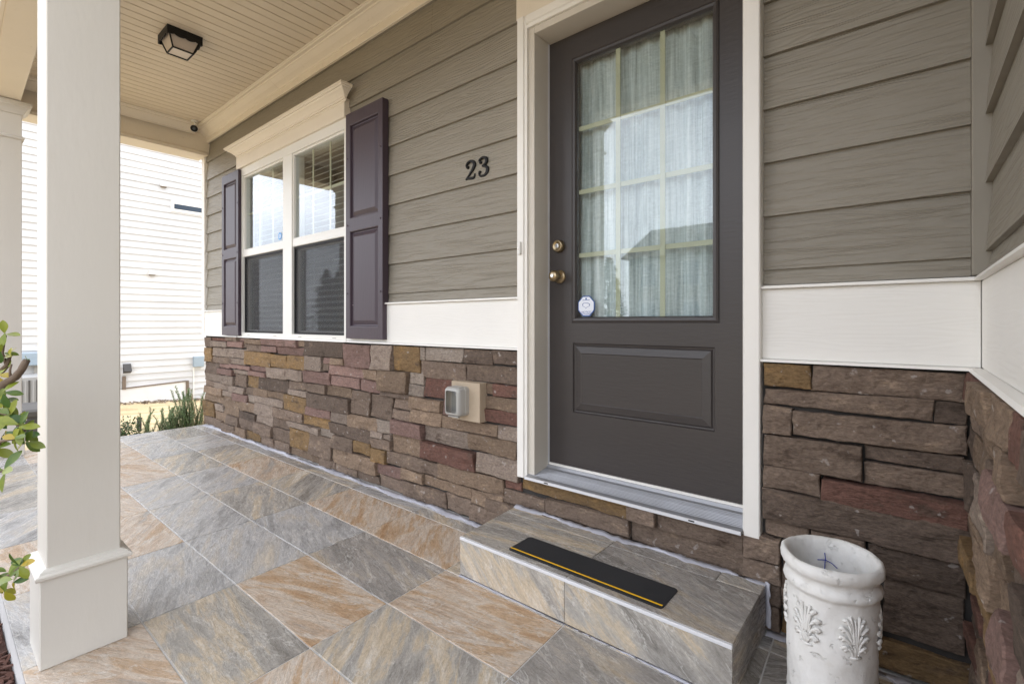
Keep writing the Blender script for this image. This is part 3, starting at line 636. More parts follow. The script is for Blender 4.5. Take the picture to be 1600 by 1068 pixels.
# ---------------------------------------------------------------- front door
dy = 1.938
door = B(); SX0, SX1, SZ0, SZ1 = -1.3605, -.4465, .357, 2.391
GX0, GX1, GZ0, GZ1 = -1.232, -.566, 1.035, 2.278        # lite frame outer
PX0, PX1, PZ0, PZ1 = -1.228, -.583, .613, .940
door.box(SX0, GX0, dy, dy+.044, SZ0, SZ1).box(GX1, SX1, dy, dy+.044, SZ0, SZ1).box(GX0, GX1, dy, dy+.044, GZ1, SZ1).box(GX0, GX1, dy, dy+.044, PZ1, GZ0).box(GX0, GX1, dy, dy+.044, SZ0, PZ0)
door.box(GX0, PX0, dy, dy+.044, PZ0, PZ1).box(PX1, GX1, dy, dy+.044, PZ0, PZ1)
door = door.put('door', 'door_paint', house)
B().nest(PX0, PX1, PZ0, PZ1, [(0, dy), (.004, dy+.008), (.010, dy+.009), (.016, dy+.003), (.046, dy-.003), (.050, dy-.0005)]).put('raised_panel', 'door_paint', door)
lf = B()
rsq = [[(GX0+i, y, GZ0+i), (GX1-i, y, GZ0+i), (GX1-i, y, GZ1-i), (GX0+i, y, GZ1-i)] for i, y in ((0, dy), (.002, dy-.006), (.010, dy-.010), (.020, dy-.008), (.026, dy+.003), (.028, dy+.030))]
lf.rings(rsq, cap0=False, cap1=False).put('lite_frame', 'door_paint', door)
gx0, gx1, gz0, gz1 = GX0+.027, GX1-.027, GZ0+.027, GZ1-.027
bx('pane', 'glass', door, gx0, gx1, dy+.006, dy+.009, gz0, gz1)
for k in (1, 2):
    x = gx0+(gx1-gx0)*k/3; bx('muntin', 'muntin', door, x-.0105, x+.0105, dy+.013, dy+.018, gz0, gz1)
for k in (1, 2, 3):
    zz = gz0+(gz1-gz0)*k/4-.008; bx('muntin', 'muntin', door, gx0, gx1, dy+.0185, dy+.0235, zz-.0105, zz+.0105)
# curtain inside
cu = B(); n = 90
cu.rings([[(gx0-.06+(gx1-gx0+.12)*i/n, dy+.062+.009*math.sin(i*.62+1.2*math.sin(i*.17))+.006*noise.noise(Vector((i*.3, zz*1.2, 0))), zz) for i in range(n+1)]+[(gx0-.06+(gx1-gx0+.12)*i/n, dy+.064+.009*math.sin(i*.62+1.2*math.sin(i*.17))+.006*noise.noise(Vector((i*.3, zz*1.2, 0))), zz) for i in range(n, -1, -1)] for zz in [.98+.09*k for k in range(16)]])
tag(cu.put('curtain', 'curtain', None, True), 'pale grey green woven curtain hanging behind the front door glass', 'curtain')
# knob and deadbolt
kn = B().lathe([(.033, 0), (.033, .003), (.029, .008), (.014, .012), (.0125, .022), (.014, .030), (.024, .036), (.0275, .046), (.0265, .058), (.020, .066), (.010, .068), (.0005, .068)], (-1.300, dy, 1.256), 28, 'y').put('door_knob', 'brass', door, True)
B().lathe([(.008, 0), (.008, .0015), (.0005, .0016)], (-1.300, dy-.068, 1.256), 14, 'y').put('keyhole', 'steel', door)
db = B().lathe([(.031, 0), (.030, .010), (.027, .024), (.022, .0255), (.020, .024), (.0005, .024)], (-1.302, dy, 1.402), 28, 'y').put('deadbolt', 'brass', door, True)
B().lathe([(.011, 0), (.010, .002), (.0005, .0022)], (-1.302, dy-.024, 1.402), 14, 'y').put('keyhole', 'steel', door)
bx('key_slot', 'dark_hole', door, -1.3032, -1.3008, dy-.0268, dy-.0260, 1.397, 1.407)
# alarm sticker on the glass
stk = empty('door_sticker', (-1.158, dy, 1.068), 'octagonal white and blue notice sticker in lower corner of door glass', 'sticker')
def octa(r, y, name, mat, zc=1.112, xc=-1.158, t=.0007):
    q = [(xc+r*math.cos(rad(22.5+45*k))*.98, zc+r*math.sin(rad(22.5+45*k))*1.06) for k in range(8)]
    B().rings([[(a, y-t, c) for a, c in q], [(a, y, c) for a, c in q]]).put(name, mat, stk)
octa(.0485, dy+.0055, 'border', 'blue'); octa(.0435, dy+.0046, 'face', 'sticker_white')
def text(s, size, x, y, z, mat, parent, name='lettering'):
    cu_ = bpy.data.curves.new('t', 'FONT'); cu_.body = s; cu_.size = size; cu_.align_x = 'CENTER'; cu_.extrude = .0002
    o = bpy.data.objects.new('t', cu_); COL.objects.link(o); dg = bpy.context.evaluated_depsgraph_get(); me = bpy.data.meshes.new_from_object(o.evaluated_get(dg)); bpy.data.objects.remove(o)
    me.materials.clear(); me.materials.append(MATS[mat]); me.transform(Matrix.Rotation(rad(90), 4, 'X')); return link(name, me, parent, (x, y, z))
text('NOTICE', .0135, -1.158, dy+.0034, 1.0795, 'blue', stk)
for (a, b_, c) in ((-.022, .022, 1.0735), (-.019, .019, 1.1385)): bx('print_line', 'blue', stk, -1.158+a, -1.158+b_, dy+.0034, dy+.0038, c, c+.0022)
mk = [(-.021, 1.121), (-.013, 1.127), (.008, 1.127), (.021, 1.121), (.017, 1.111), (.004, 1.106), (-.002, 1.100), (-.006, 1.107), (-.017, 1.110)]
for s_, yy, mm in ((1, .0037, 'blue'), (.84, .0032, 'sticker_white')):
    B().rings([[(-1.158+a*s_, dy+yy, 1.1145+(c-1.1145)*s_) for a, c in mk], [(-1.158+a*s_, dy+yy+.0004, 1.1145+(c-1.1145)*s_) for a, c in mk]]).put('map_mark', mm, stk)
B().lathe([(.0045, 0), (.0045, .0004)], (-1.158, dy+.0038, 1.146), 8, 'y').put('shield_mark', 'blue', stk)

# casing, jambs, threshold, header
CZ = .302
B().prism([(-1.453, 1.8635), (-1.453, 1.799), (-1.449, 1.795), (-1.414, 1.795), (-1.410, 1.803), (-1.397, 1.803), (-1.397, 1.8635)], CZ, 2.484, 'z').put('door_casing', 'trim', house)
B().prism([(-.449, 1.8635), (-.449, 1.803), (-.443, 1.795), (-.397, 1.795), (-.393, 1.799), (-.393, 1.8635)], CZ, 2.484, 'z').put('door_casing', 'trim', house)
B().prism([(1.8635, 2.484), (1.799, 2.484), (1.795, 2.480), (1.795, 2.445), (1.803, 2.441), (1.803, 2.425), (1.8635, 2.425)], -1.3965, -.4495).put('door_casing', 'trim', house)
bx('door_jamb', 'jamb_shaded', house, -1.3965, -1.3625, 1.815, 1.99, .31, 2.4245, .002)
bx('door_jamb', 'jamb_shaded', house, -.4445, -.4300, 1.815, 1.99, .31, 2.4245, .002)
bx('door_jamb', 'jamb_shaded', house, -1.3620, -.4450, 1.815, 1.99, 2.3935, 2.4245, .002)
bx('weather_strip', 'bright_strip', house, -1.3622, -1.3608, 1.925, 1.96, .345, 2.392)
th = B().prism([(1.786, .303), (1.95, .303), (1.95, .347), (1.922, .347), (1.915, .336), (1.86, .325), (1.800, .3165), (1.786, .3135)], -1.3960, -.4500).put('threshold', 'aluminium', house)
for k in range(9): B().prism([(1.812+k*.010, .3170+.00165*k), (1.817+k*.010, .3180+.00165*k), (1.8145+k*.010, .3205+.00165*k)], -1.3955, -.4505).put('rib', 'aluminium', th)
bx('lip', 'bright_strip', th, -1.396, -.450, 1.7815, 1.7865, .303, .3155)
for x in (-1.283, -.63): bx('weep_slot', 'dark_hole', th, x, x+.022, 1.7808, 1.7822, .307, .312)
bx('door_sweep', 'trim', th, -1.358, -.449, 1.930, 1.9375, .347, .3565)
dh = bx('door_header', 'trim_bounce_tint', house, -1.462, -.384, 1.802, 1.8505, 2.4845, 2.665, .002)
crown(dh, -1.45, -.396, 1.802, 2.648, .082, .072)

# ---------------------------------------------------------------- ceiling, crown, beams, roof
ceil = B().box(-5.77, .19, .30, 1.8635, 3.016, 3.05).put('porch_ceiling', 'ceiling_bounce_tint', house)
PW = 1.24/15
pp = B().prism([(-PW/2+.0034, .0162), (-PW/2+.0034, .004), (-PW/2+.0060, 0), (PW/2-.0060, 0), (PW/2-.0034, .004), (PW/2-.0034, .0162)], -.70, .70, 'y'); pmesh = mesh('plank', pp.v, pp.f, 'ceiling_bounce_tint')
x = -4.45-15*PW; k = 0
while x < .15:
    if x > -5.62:
        link('plank', pmesh, ceil, (x+PW/2, 1.11, 3.0))
        if k % 15 == 0: B().prism([(x-.016, 2.9995), (x-.012, 2.996), (x+.012, 2.996), (x+.016, 2.9995)], .42, 1.71, 'y').put('seam_batten', 'ceiling_bounce_tint', ceil)
    x += PW; k += 1
CP = [(1.8635, 2.876), (1.822, 2.876), (1.819, 2.880), (1.819, 2.921), (1.812, 2.924), (1.808, 2.932), (1.795, 2.940), (1.776, 2.950), (1.758, 2.962), (1.744, 2.972), (1.738, 2.974), (1.734, 2.982), (1.716, 2.984), (1.712, 2.990), (1.704, 2.992), (1.702, 2.9985), (1.8635, 2.9985)]
fr = B().prism(CP, -5.5695, -3.95).put('wall_crown', 'trim_bounce_tint', house); B().prism(CP, -3.9485, .165).put('crown_length', 'trim_bounce_tint', fr)
# end beam
EBX = -5.57
eb = bx('end_beam', 'trim_bounce_tint', house, EBX-.20, EBX, .42, 1.8635, 2.752, 3.05, .002)
B().prism([(EBX+.001, 2.745), (EBX+.022, 2.745), (EBX+.022, 2.765), (EBX+.012, 2.778), (EBX+.001, 2.779)], .42, 1.8205, 'y').put('beam_moulding', 'trim_bounce_tint', eb)
bx('beam_soffit', 'trim_bounce_tint', eb, EBX-.22, EBX+.0225, .42, 1.8205, 2.738, 2.7445)
B().prism([(EBX-.001+(1.8635-a), h) for a, h in CP if h > 2.92], .42, 1.702, 'y').put('beam_crown', 'trim_bounce_tint', eb)
# front beam: runs a little askew, from the wing to the corner post
SKEW = math.atan2(.382-.316, -5.455+2.095)
def fbm(name, mat, parent, u0, u1, v0, v1, z0, z1, bev=0):
    """box in the beam's own frame: u along, v across, about the near post"""
    b_ = B().box(u0, u1, v0, v1, z0, z1)
    if bev: b_.bevel(bev)
    c, s = math.cos(SKEW+math.pi), math.sin(SKEW+math.pi)
    b_.v = [Vector((-2.095+v.x*c-v.y*s, .316+v.x*s+v.y*c, v.z)) for v in b_.v]
    return b_.put(name, mat, parent)
fb = fbm('front_beam', 'trim_bounce_tint', house, -3.70, 2.2505, -.082, .082, 2.752, 3.05, .003)
for (a, b_) in ((-2.2, .05), (.052, 2.25)): fbm('beam_soffit', 'trim_bounce_tint', fb, -a if False else -b_, -a, -.076, .076, 2.7475, 2.7515)
fbm('beam_moulding', 'trim_bounce_tint', fb, -2.2, 3.44, -.098, -.0825, 2.752, 2.772)
roof = bx('porch_roof', 'roof_shingle', house, -6.05, .6, -.12, 1.95, 3.0515, 3.25)  # unseen roof, built with the upper walls so the house casts shadow
bx('fascia', 'trim', roof, -6.07, .6, -.14, -.1205, 3.02, 3.24)
bx('upper_wall', 'corner_grey', house, -5.63, 5.0, 1.95, 9.0, 3.1, 6.0)  # out of view like the roofs, added for the house's shadow
bx('wing_upper_wall', 'corner_grey', house, .30, 5.0, .205, 1.949, 3.1, 6.0)
B().prism([(1.2, 5.95), (5.5, 8.2), (9.6, 5.95)], -6.0, 5.4).put('main_roof', 'roof_shingle', house)
bx('rear_wall', 'corner_grey', house, -5.63, 5.0, 5.6, 9.0, -1.2, 3.099)
bx('end_wall', 'corner_grey', house, -5.63, -5.56, 1.951, 5.599, -1.2, 3.099)

# ================================================================ PORCH POSTS
def post(loc, label, first=None):
    t = empty('porch_post', loc, label, 'post', 'cream square porch posts', 0)
    if first:
        for ch in first.children:
            c = ch.copy(); COL.objects.link(c); c.parent = t; c.matrix_parent_inverse = Matrix()
        return t
    x, y, z = loc
    def bb(name, h, z0, z1, bev=.003): B().box(x-h, x+h, y-h, y+h, z0, z1).bevel(bev).put(name, 'post_paint', t)
    def ms(name, prof):
        B().rings([[(x-h, y-h, zz), (x+h, y-h, zz), (x+h, y+h, zz), (x-h, y+h, zz)] for h, zz in prof]).put(name, 'post_paint', t)
    bb('base', .105, .0, .268)
    ms('base_moulding', [(.104, .2685), (.113, .2685), (.115, .272), (.115, .279), (.112, .282), (.106, .284), (.103, .290), (.096, .294), (.0885, .296)])
    bb('shaft', .089, .2685, 2.7435)
    ms('neck_moulding', [(.0895, 2.462), (.100, 2.464), (.104, 2.470), (.104, 2.480), (.098, 2.486), (.0895, 2.492)])
    ms('capital', [(.0895, 2.655), (.098, 2.657), (.102, 2.670), (.112, 2.690), (.126, 2.706), (.132, 2.708), (.135, 2.722), (.142, 2.724), (.142, 2.7465), (.0895, 2.7465)])
    return t
p1 = post((-2.095, .316, 0), 'near cream porch post, cut by the top of the picture, beside the leafy shrub')
p2 = post((-5.455, .382, 0), 'far cream porch post with its moulded capital in view, at porch corner', p1)

# ================================================================ DOORSTEP
stp = empty('doorstep', (-.91, 1.6, 0), 'tiled single step with streaked slate look tiles below front door', 'step')
AX0, AX1, AY0, AY1, AZ = -1.428, -.374, 1.394, 1.790, .157
core = bx('core', 'grout', stp, AX0+.009, AX1-.009, AY0+.0095, AY1, 0, AZ-.009)
def shx(y): return -.03*(y-AY0)/.4
jx = -.918
for (a, b_, c, d, m) in ((AX0, jx, AY0+.010, 1.716, 'mix'), (jx, AX1, AY0+.010, 1.716, 'dark'), (AX0, jx, 1.7185, AY1, 'mix'), (jx, AX1-.14, 1.7185, AY1, 'dark'), (AX1-.14, AX1, 1.7185, AY1, 'mix')):
    l_ = lambda y: a+.001+(shx(y) if a == AX0 else 0); tile_obj([(l_(c), c), (b_-.001, c), (b_-.001, d), (l_(d), d)], AZ-.0085, AZ, 'tile_'+m, stp, 'tread_tile')
def riser(x0, x1, m, seed):
    b_ = B().box(0, x1-x0, 0, AZ-.016, 0, .0088).bevel(.001)
    o = link('riser_tile', mesh('riser_tile', b_.v, b_.f, 'tile_'+m), stp, (x0, AY0+.0090, .004)); o.rotation_euler.x = rad(90)
riser(AX0, jx-.001, 'mix', 1); riser(jx+.001, AX1, 'mix', 2)
b_ = B().box(0, AY1-AY0-.012, 0, AZ-.012, 0, .0088).bevel(.001); o = link('end_tile', mesh('end_tile', b_.v, b_.f, 'tile_dark'), stp, (AX1-.0090, AY0+.011, .004)); o.rotation_euler = (rad(90), 0, rad(90))
b_ = B().box(0, AY1-AY0-.012, 0, AZ-.012, 0, .0088).bevel(.001); o = link('end_tile', mesh('end_tile', b_.v, b_.f, 'tile_mix'), stp, (AX0, AY0+.011, .004)); o.rotation_euler = (rad(90), 0, rad(90))
bx('edge_trim', 'bright_strip', stp, AX0-.0005, AX1+.0005, AY0-.0025, AY0+.0095, AZ-.0115, AZ+.0006, .002, 2)
caulk((-1.46, 1.792, AZ), (-.372, 1.792, AZ), (0, 0, 1), .0085, stp, 5, 200)
caulk((AX1+.003, 1.79, .02), (AX1+.003, 1.79, AZ+.01), (-.7, -.7, 0), .0055, stp, 6, 60)
caulk((AX0, AY0-.001, .001), (AX1, AY0-.001, .001), (0, 0, 1), .0028, stp, 7, 160)
# anti-slip tread
tr = empty('grip_mat', (-.895, 1.50, AZ), 'black non-slip tread strip with yellow line lying on the doorstep', 'grip strip')
def rrect(x0, x1, y0, y1, r, n=5):
    q = []
    for (cx_, cy_, a0) in ((x1-r, y1-r, 0), (x0+r, y1-r, 90), (x0+r, y0+r, 180), (x1-r, y0+r, 270)):
        q += [(cx_+r*math.cos(rad(a0+90*k/n)), cy_+r*math.sin(rad(a0+90*k/n))) for k in range(n+1)]
    return q
B().prism(rrect(-1.203, -.587, 1.431, 1.572, .014), AZ+.0002, AZ+.0030, 'z').put('strip', 'rubber', tr)
bx('yellow_line', 'yellow', tr, -1.201, -.592, 1.4455, 1.4525, AZ+.0031, AZ+.0035)

# ================================================================ WALL AND CEILING FITTINGS
def ribbon(pts, t, x0, y, z0, s, sub=6):
    """flat stroke of changing width through (x, z, width), given thickness"""
    P = []
    for i in range(len(pts)-1):
        p0, p1, p2, p3 = [Vector(pts[max(0, min(len(pts)-1, i+k))]) for k in (-1, 0, 1, 2)]
        for j in range(sub):
            u = j/sub; P.append(.5*((2*p1)+(p2-p0)*u+(2*p0-5*p1+4*p2-p3)*u*u+(3*p1-p0-3*p2+p3)*u**3))
    P.append(Vector(pts[-1])); rs = []
    for i, p in enumerate(P):
        d = P[min(i+1, len(P)-1)]-P[max(i-1, 0)]; d = Vector((d.x, d.y)).normalized(); nn = Vector((-d.y, d.x))*p.z/2
        a, c = Vector((p.x, p.y))+nn, Vector((p.x, p.y))-nn; m_ = (a+c)/2
        e = lambda v, yy: (x0+v.x*s, yy, z0+v.y*s)
        rs.append([e(a, y), e(a.lerp(m_, .05), y-t*.8), e(a.lerp(m_, .35), y-t), e(c.lerp(m_, .35), y-t), e(c.lerp(m_, .05), y-t*.8), e(c, y)])
    return rs
D2 = ([(.13, .68, .08), (.08, .80, .09), (.20, .95, .10), (.40, .985, .12), (.60, .90, .17), (.66, .74, .19), (.58, .56, .17), (.40, .36, .12), (.20, .17, .08), (.06, .04, .06)],
      [(.05, .05, .09), (.22, .085, .13), (.42, .06, .15), (.60, .05, .14), (.68, .10, .10), (.72, .26, .04)], [(.165, .695)])
D3 = ([(.17, .76, .08), (.12, .86, .08), (.24, .96, .10), (.42, .985, .12), (.60, .90, .17), (.63, .76, .18), (.54, .62, .13), (.34, .545, .07)],
      [(.34, .535, .07), (.54, .50, .12), (.69, .38, .18), (.69, .20, .20), (.56, .06, .15), (.36, .02, .11), (.18, .06, .10), (.10, .20, .09)], [(.20, .77), (.165, .25)])
for (dg, xx, zz, dig) in ((D2, -1.842, 1.7955, 'two'), (D3, -1.752, 1.7960, 'three')):
    b_ = B()
    yb = 1.8435
    for stroke in dg[:2]: b_.rings(ribbon(stroke, .010, xx, yb, zz, .099))
    for (cx_, cz_) in dg[2]: b_.lathe([(.0085, 0), (.0082, .008), (.005, .0112), (.0005, .0118)], (xx+cx_*.099, yb, zz+cz_*.099), 14, 'y')
    tag(b_.put('house_number', 'black_iron', None, True), 'black metal digit '+dig+' fixed to the siding left of the door', 'number', 'house number digits')
# outlet with in-use cover on a stone plate
ou = empty('outdoor_outlet', (-1.79, 1.80, .53), 'weatherproof outlet with clear bubble cover on tan stone block', 'outlet')
B().box(-1.885, -1.678, 1.776, 1.835, .527, .728).bevel(.004, 2).put('mounting_block', 'plate_stone', ou)
def rr_rings(x0, x1, z0, z1, steps): return [[(a, y, c) for a, c in rrect(x0+i, x1-i, z0+i, z1-i, max(.004, .022-i*.6), 4)] for i, y in steps]
OX0, OX1, OZ0, OZ1 = -1.868, -1.752, .556, .706
B().rings(rr_rings(OX0, OX1, OZ0, OZ1, [(0, 1.7758), (0, 1.752), (.003, 1.748)])).put('back_box', 'plastic_grey', ou)
cv = B().rings(rr_rings(OX0+.001, OX1-.001, OZ0+.001, OZ1-.001, [(0, 1.7475), (0, 1.722), (.004, 1.710), (.012, 1.703), (.018, 1.702)]), cap0=False, cap1=False).put('cover_rim', 'plastic_grey', ou, True)
B().rings(rr_rings(OX0+.019, OX1-.019, OZ0+.019, OZ1-.019, [(0, 1.7025), (.004, 1.700), (.008, 1.6995)]), cap0=False).put('cover_window', 'glass_clear', ou)
bx('outlet_face', 'ac_grey', ou, OX0+.018, OX1-.016, 1.7455, 1.7478, OZ0+.02, OZ1-.02)
bx('socket', 'plastic_white', ou, -1.806, -1.776, 1.741, 1.7454, .596, .664, .002)
bx('hinge', 'plastic_grey', ou, OX0+.02, OX1-.02, 1.716, 1.730, OZ0-.006, OZ0+.0005, .002)
# doorbell button on the casing
dbell = empty('doorbell', (-1.43, 1.795, 1.375), 'slim cream doorbell button on left door casing', 'doorbell')
B().prism(rrect(-1.440, -1.422, 1.358, 1.420, .006, 3), 1.7805, 1.7948, 'y').bevel(.0015).put('body', 'plastic_white', dbell)
B().lathe([(.0055, 0), (.0055, .003), (.0005, .0035)], (-1.431, 1.7805, 1.382), 12, 'y').put('button', 'trim', dbell)
# ceiling lantern
lt = empty('ceiling_light', (-3.87, 1.105, 3.0), 'black square lantern with frosted panes on porch ceiling', 'light')
lx, ly = -3.868, 1.106; hb = .103
lb = B().box(lx-hb, lx+hb, ly-hb, ly+hb, 2.968, 2.9995)
# scalloped skirt
for (ux, uy) in ((1, 0), (-1, 0), (0, 1), (0, -1)):
    pr = [(-hb, 2.9675), (hb, 2.9675)]; n = 40
    for i in range(n+1):
        q = hb-2*hb*i/n; u = abs(q)/hb; pr.append((q, 2.9675-(.016+.010*abs(math.sin(u*math.pi*1.5+.3)))))
    c = Vector((lx+ux*(hb-.003), ly+uy*(hb-.003)))
    if ux: lb.add([(c.x+dx, c.y+q, zz) for dx in (-.003, .003) for q, zz in pr], [list(range(len(pr))), list(range(len(pr), 2*len(pr)))[::-1]]+[[i, (i+1) % len(pr), (i+1) % len(pr)+len(pr), i+len(pr)] for i in range(len(pr))])
    else: lb.add([(c.x+q, c.y+dx, zz) for dx in (-.003, .003) for q, zz in pr], [list(range(len(pr))), list(range(len(pr), 2*len(pr)))[::-1]]+[[i, (i+1) % len(pr), (i+1) % len(pr)+len(pr), i+len(pr)] for i in range(len(pr))])
lb.put('canopy', 'black_iron', lt)
t0, t1, zt_, zb_ = .090, .060, 2.967, 2.882
c0 = [Vector((lx+a*t0, ly+b_*t0, zt_)) for a, b_ in ((-1, -1), (1, -1), (1, 1), (-1, 1))]; c1 = [Vector((lx+a*t1, ly+b_*t1, zb_)) for a, b_ in ((-1, -1), (1, -1), (1, 1), (-1, 1))]
for i in range(4):
    B().tube([c0[i], c1[i]], .0055, 6).put('frame_bar', 'black_iron', lt); B().tube([c1[i], c1[(i+1) % 4]], .0055, 6).put('frame_bar', 'black_iron', lt)
    j = (i+1) % 4; cc = Vector((lx, ly, 0)); ins = lambda p: Vector((cc.x+(p.x-cc.x)*.975, cc.y+(p.y-cc.y)*.975, p.z)); B().add([ins(c0[i]), ins(c0[j]), ins(c1[j]), ins(c1[i])]+[ins(c0[i])*.999+cc*.001*0, ins(c0[j]), ins(c1[j]), ins(c1[i])], [(0, 1, 2, 3)]).put('glass_panel', 'frosted', lt)
bx('glass_panel', 'frosted', lt, lx-t1+.001, lx+t1-.001, ly-t1+.001, ly+t1-.001, zb_+.001, zb_+.003)
# security camera in the corner
sc_ = empty('security_camera', (-5.36, 1.672, 3.0), 'small white bullet security camera with dark lens under ceiling corner', 'camera')
B().lathe([(.030, 2.9995), (.030, 2.992), (.022, 2.986)], (-5.37, 1.655, 0), 20).put('mount', 'plastic_white', sc_, True)
B().tube([(-5.37, 1.655, 2.988), (-5.365, 1.655, 2.965), (-5.372, 1.655, 2.945)], .009, 10).put('arm', 'plastic_white', sc_, True)
dv = (Vector((-1.2, .35, 1.6))-Vector((-5.37, 1.655, 2.925))).normalized(); hc = Vector((-5.385, 1.655, 2.925))
B().tube([hc-dv*.035, hc-dv*.03, hc+dv*.045, hc+dv*.05], [.018, .028, .033, .032], 18).put('housing', 'plastic_white', sc_, True)
B().tube([hc+dv*.0502, hc+dv*.053], [.031, .029], 18).put('face', 'black_iron', sc_); B().tube([hc+dv*.0532, hc+dv*.056], [.013, .011], 14).put('lens', 'far_glass', sc_)
B().tube([(-5.40, 1.675, 2.9995), (-5.405, 1.685, 2.975), (-5.40, 1.672, 2.95)], .004, 6).put('cable', 'plastic_white', sc_, True)

# ================================================================ URN
UX, UY, UH, UR = -.163, 1.527, .425, .117
urn = empty('umbrella_urn', (UX, UY, 0), 'tall weathered white cylindrical urn with leaf reliefs in the stone corner', 'urn')
pf = [(.100, 0), (.108, .002), (.110, .012), (.104, .022), (.1005, .03), (.101, .20), (.1025, UH-.090), (.104, UH-.082), (.109, UH-.078), (.1115, UH-.070), (.109, UH-.061), (.105, UH-.057), (.1035, UH-.049), (.105, UH-.040), (.111, UH-.035), (.117, UH-.026), (.118, UH-.015), (.115, UH-.005), (.109, UH), (.103, UH-.003), (.098, UH-.010), (.096, UH-.03), (.094, .25), (.090, .06), (.0005, .055)]
pfd = []
for (a, b_), (c, d) in zip(pf[:-1], pf[1:]):
    ns = max(1, int(math.hypot(c-a, d-b_)/.012)); pfd += [(a+(c-a)*k/ns, b_+(d-b_)*k/ns) for k in range(ns)]
pfd.append(pf[-1]); ub = B().lathe(pfd, (0, 0, 0), 96)
for v in ub.v:
    r = math.hypot(v.x, v.y)
    if r > .01:
        k = 1+(.0045*noise.noise(v*14)+.0022*noise.noise(v*48)+.0014*noise.noise(v*110))/r; v.x *= k; v.y *= k; v.z += .0018*noise.noise(v*25+Vector((4, 0, 0)))*(1 if v.z > .02 else 0)
ub.v = [v+Vector((UX, UY, 0)) for v in ub.v]
ub.put('body', 'urn', urn, True, origin=(UX, UY, 0))
def relief(ang, zc):
    b_ = B()
    def pt(u, h, out): 
        a = ang+u*1.12/.104; h *= 1.12; r = .1015+out*1.2; return Vector((UX+r*math.cos(a), UY+r*math.sin(a), zc+h))
    def lobe(ctrl, r0, r1):
        pts = []; rd = []; n = 10
        for i in range(n+1):
            t = i/n; (u0, h0), (u1, h1), (u2, h2), (u3, h3) = ctrl; m = 1-t
            u = m**3*u0+3*m*m*t*u1+3*m*t*t*u2+t**3*u3; h = m**3*h0+3*m*m*t*h1+3*m*t*t*h2+t**3*h3
            pts.append(pt(u, h, .0005+.0035*math.sin(t*math.pi*.9))); rd.append(r0+(r1-r0)*t)
        b_.tube(pts, rd, 8)
    for s in (-1, 1):
        for k, (hb_, ht, ux) in enumerate(((-.040, -.020, .026), (-.036, .002, .031), (-.030, .022, .030), (-.022, .040, .022))):
            for f in (0, .0045):                                   # each lobe a pair of ridges that curl over at the tip
                lobe(((s*.004, hb_), (s*.006, hb_+.6*(ht-hb_)), (s*(ux-.006-f), ht+.010-f), (s*(ux-f), ht-.006-f)), .0026, .0042)
        lobe(((s*.003, -.040), (s*.003, -.01), (s*.004, .02), (s*.010, .046)), .0028, .0036)
    lobe(((0, -.042), (0, -.01), (0, .02), (0, .040)), .0034, .0026)
    b_.tube([pt(-.014, -.043, .000), pt(0, -.044, .002), pt(.014, -.043, .000)], [.003, .0042, .003], 8)
    o = b_.put('leaf_relief', 'urn', urn, True)
for k in range(6): relief(rad(-55+60*k), UH-.160)
# pen scribble inside the mouth
ib = math.atan2(UY, UX)+rad(6)
def ip(du, h): a = ib+du; r = .0925; return Vector((UX+r*math.cos(a), UY+r*math.sin(a), h))
B().tube([ip(.24, UH-.062), ip(.13, UH-.061), ip(0.02, UH-.060), ip(-.14, UH-.066), ip(-.27, UH-.076)], .0011, 5).put('pen_mark', 'blue_ink', urn)
B().tube([ip(.05, UH-.040), ip(.03, UH-.055), ip(.045, UH-.072), ip(.05, UH-.085)], .0011, 5).put('pen_mark', 'blue_ink', urn)

# ================================================================ NEIGHBOUR'S HOUSE
NX = -16.0
nb = empty('neighbour_house', (-20, 4, -1.2), 'tall white sided neighbouring house beyond the end of the porch', 'house')
nw = B().box(-26, NX-.02, -1.0, 14, -1.8, 7.2).put('wall', 'foundation', nb)
nbm = B().prism([(.012, 0), (-.022, 0), (-.022, .19), (-.016, .19)], -7.5, 7.5, 'y'); nmesh = mesh('siding_board', nbm.v, nbm.f, 'white_siding')
for k in range(48): link('siding_board', nmesh, nw, (NX, 6.5, -1.40+k*.178))
B().prism([(-1.5, 7.15), (6.5, 10.5), (14.5, 7.15)], -26.4, NX+.4).put('roof', 'roof_shingle', nb)
nwin = bx('window', 'trim', nb, NX, NX+.03, 4.34, 6.3, 4.16, 4.46); bx('pane', 'far_glass', nwin, NX+.031, NX+.034, 4.42, 6.22, 4.24, 4.38)
for (yy, zz) in ((4.168, 4.86), (3.904, 2.40)):
    B().prism([(NX, zz-.05), (NX+.09, zz-.05), (NX+.05, zz+.05), (NX, zz+.05)], yy-.07, yy+.07, 'y').put('vent_hood', 'trim', nb); bx('vent_mouth', 'brown_wood', nb, NX+.005, NX+.085, yy-.065, yy+.065, zz-.075, zz-.051)
B().prism([(NX, -.30), (NX+.16, -.24), (NX+.05, -.05), (NX, -.05)], 3.28, 3.44, 'y').put('floodlight', 'ac_dark', nb)
bx('utility_box', 'box_blue', nb, NX, NX+.12, 4.88, 5.14, -.24, .06, .01); bx('conduit', 'plastic_white', nb, NX, NX+.035, 4.88, 4.915, -1.4, -.24)
B().add([(NX+.03, 3.30, -.71), (NX+.03, 4.70, -.645), (NX+.03, 4.70, -1.6), (NX+.03, -.95, -1.6), (NX+.03, -.95, -.90), (NX, 3.30, -.71), (NX, 4.70, -.645), (NX, 4.70, -1.6), (NX, -.95, -1.6), (NX, -.95, -.90)],
        [(0, 1, 2, 3, 4), (5, 9, 8, 7, 6), (0, 5, 6, 1), (1, 6, 7, 2), (2, 7, 8, 3), (3, 8, 9, 4), (4, 9, 5, 0)]).put('foundation', 'foundation', nb)
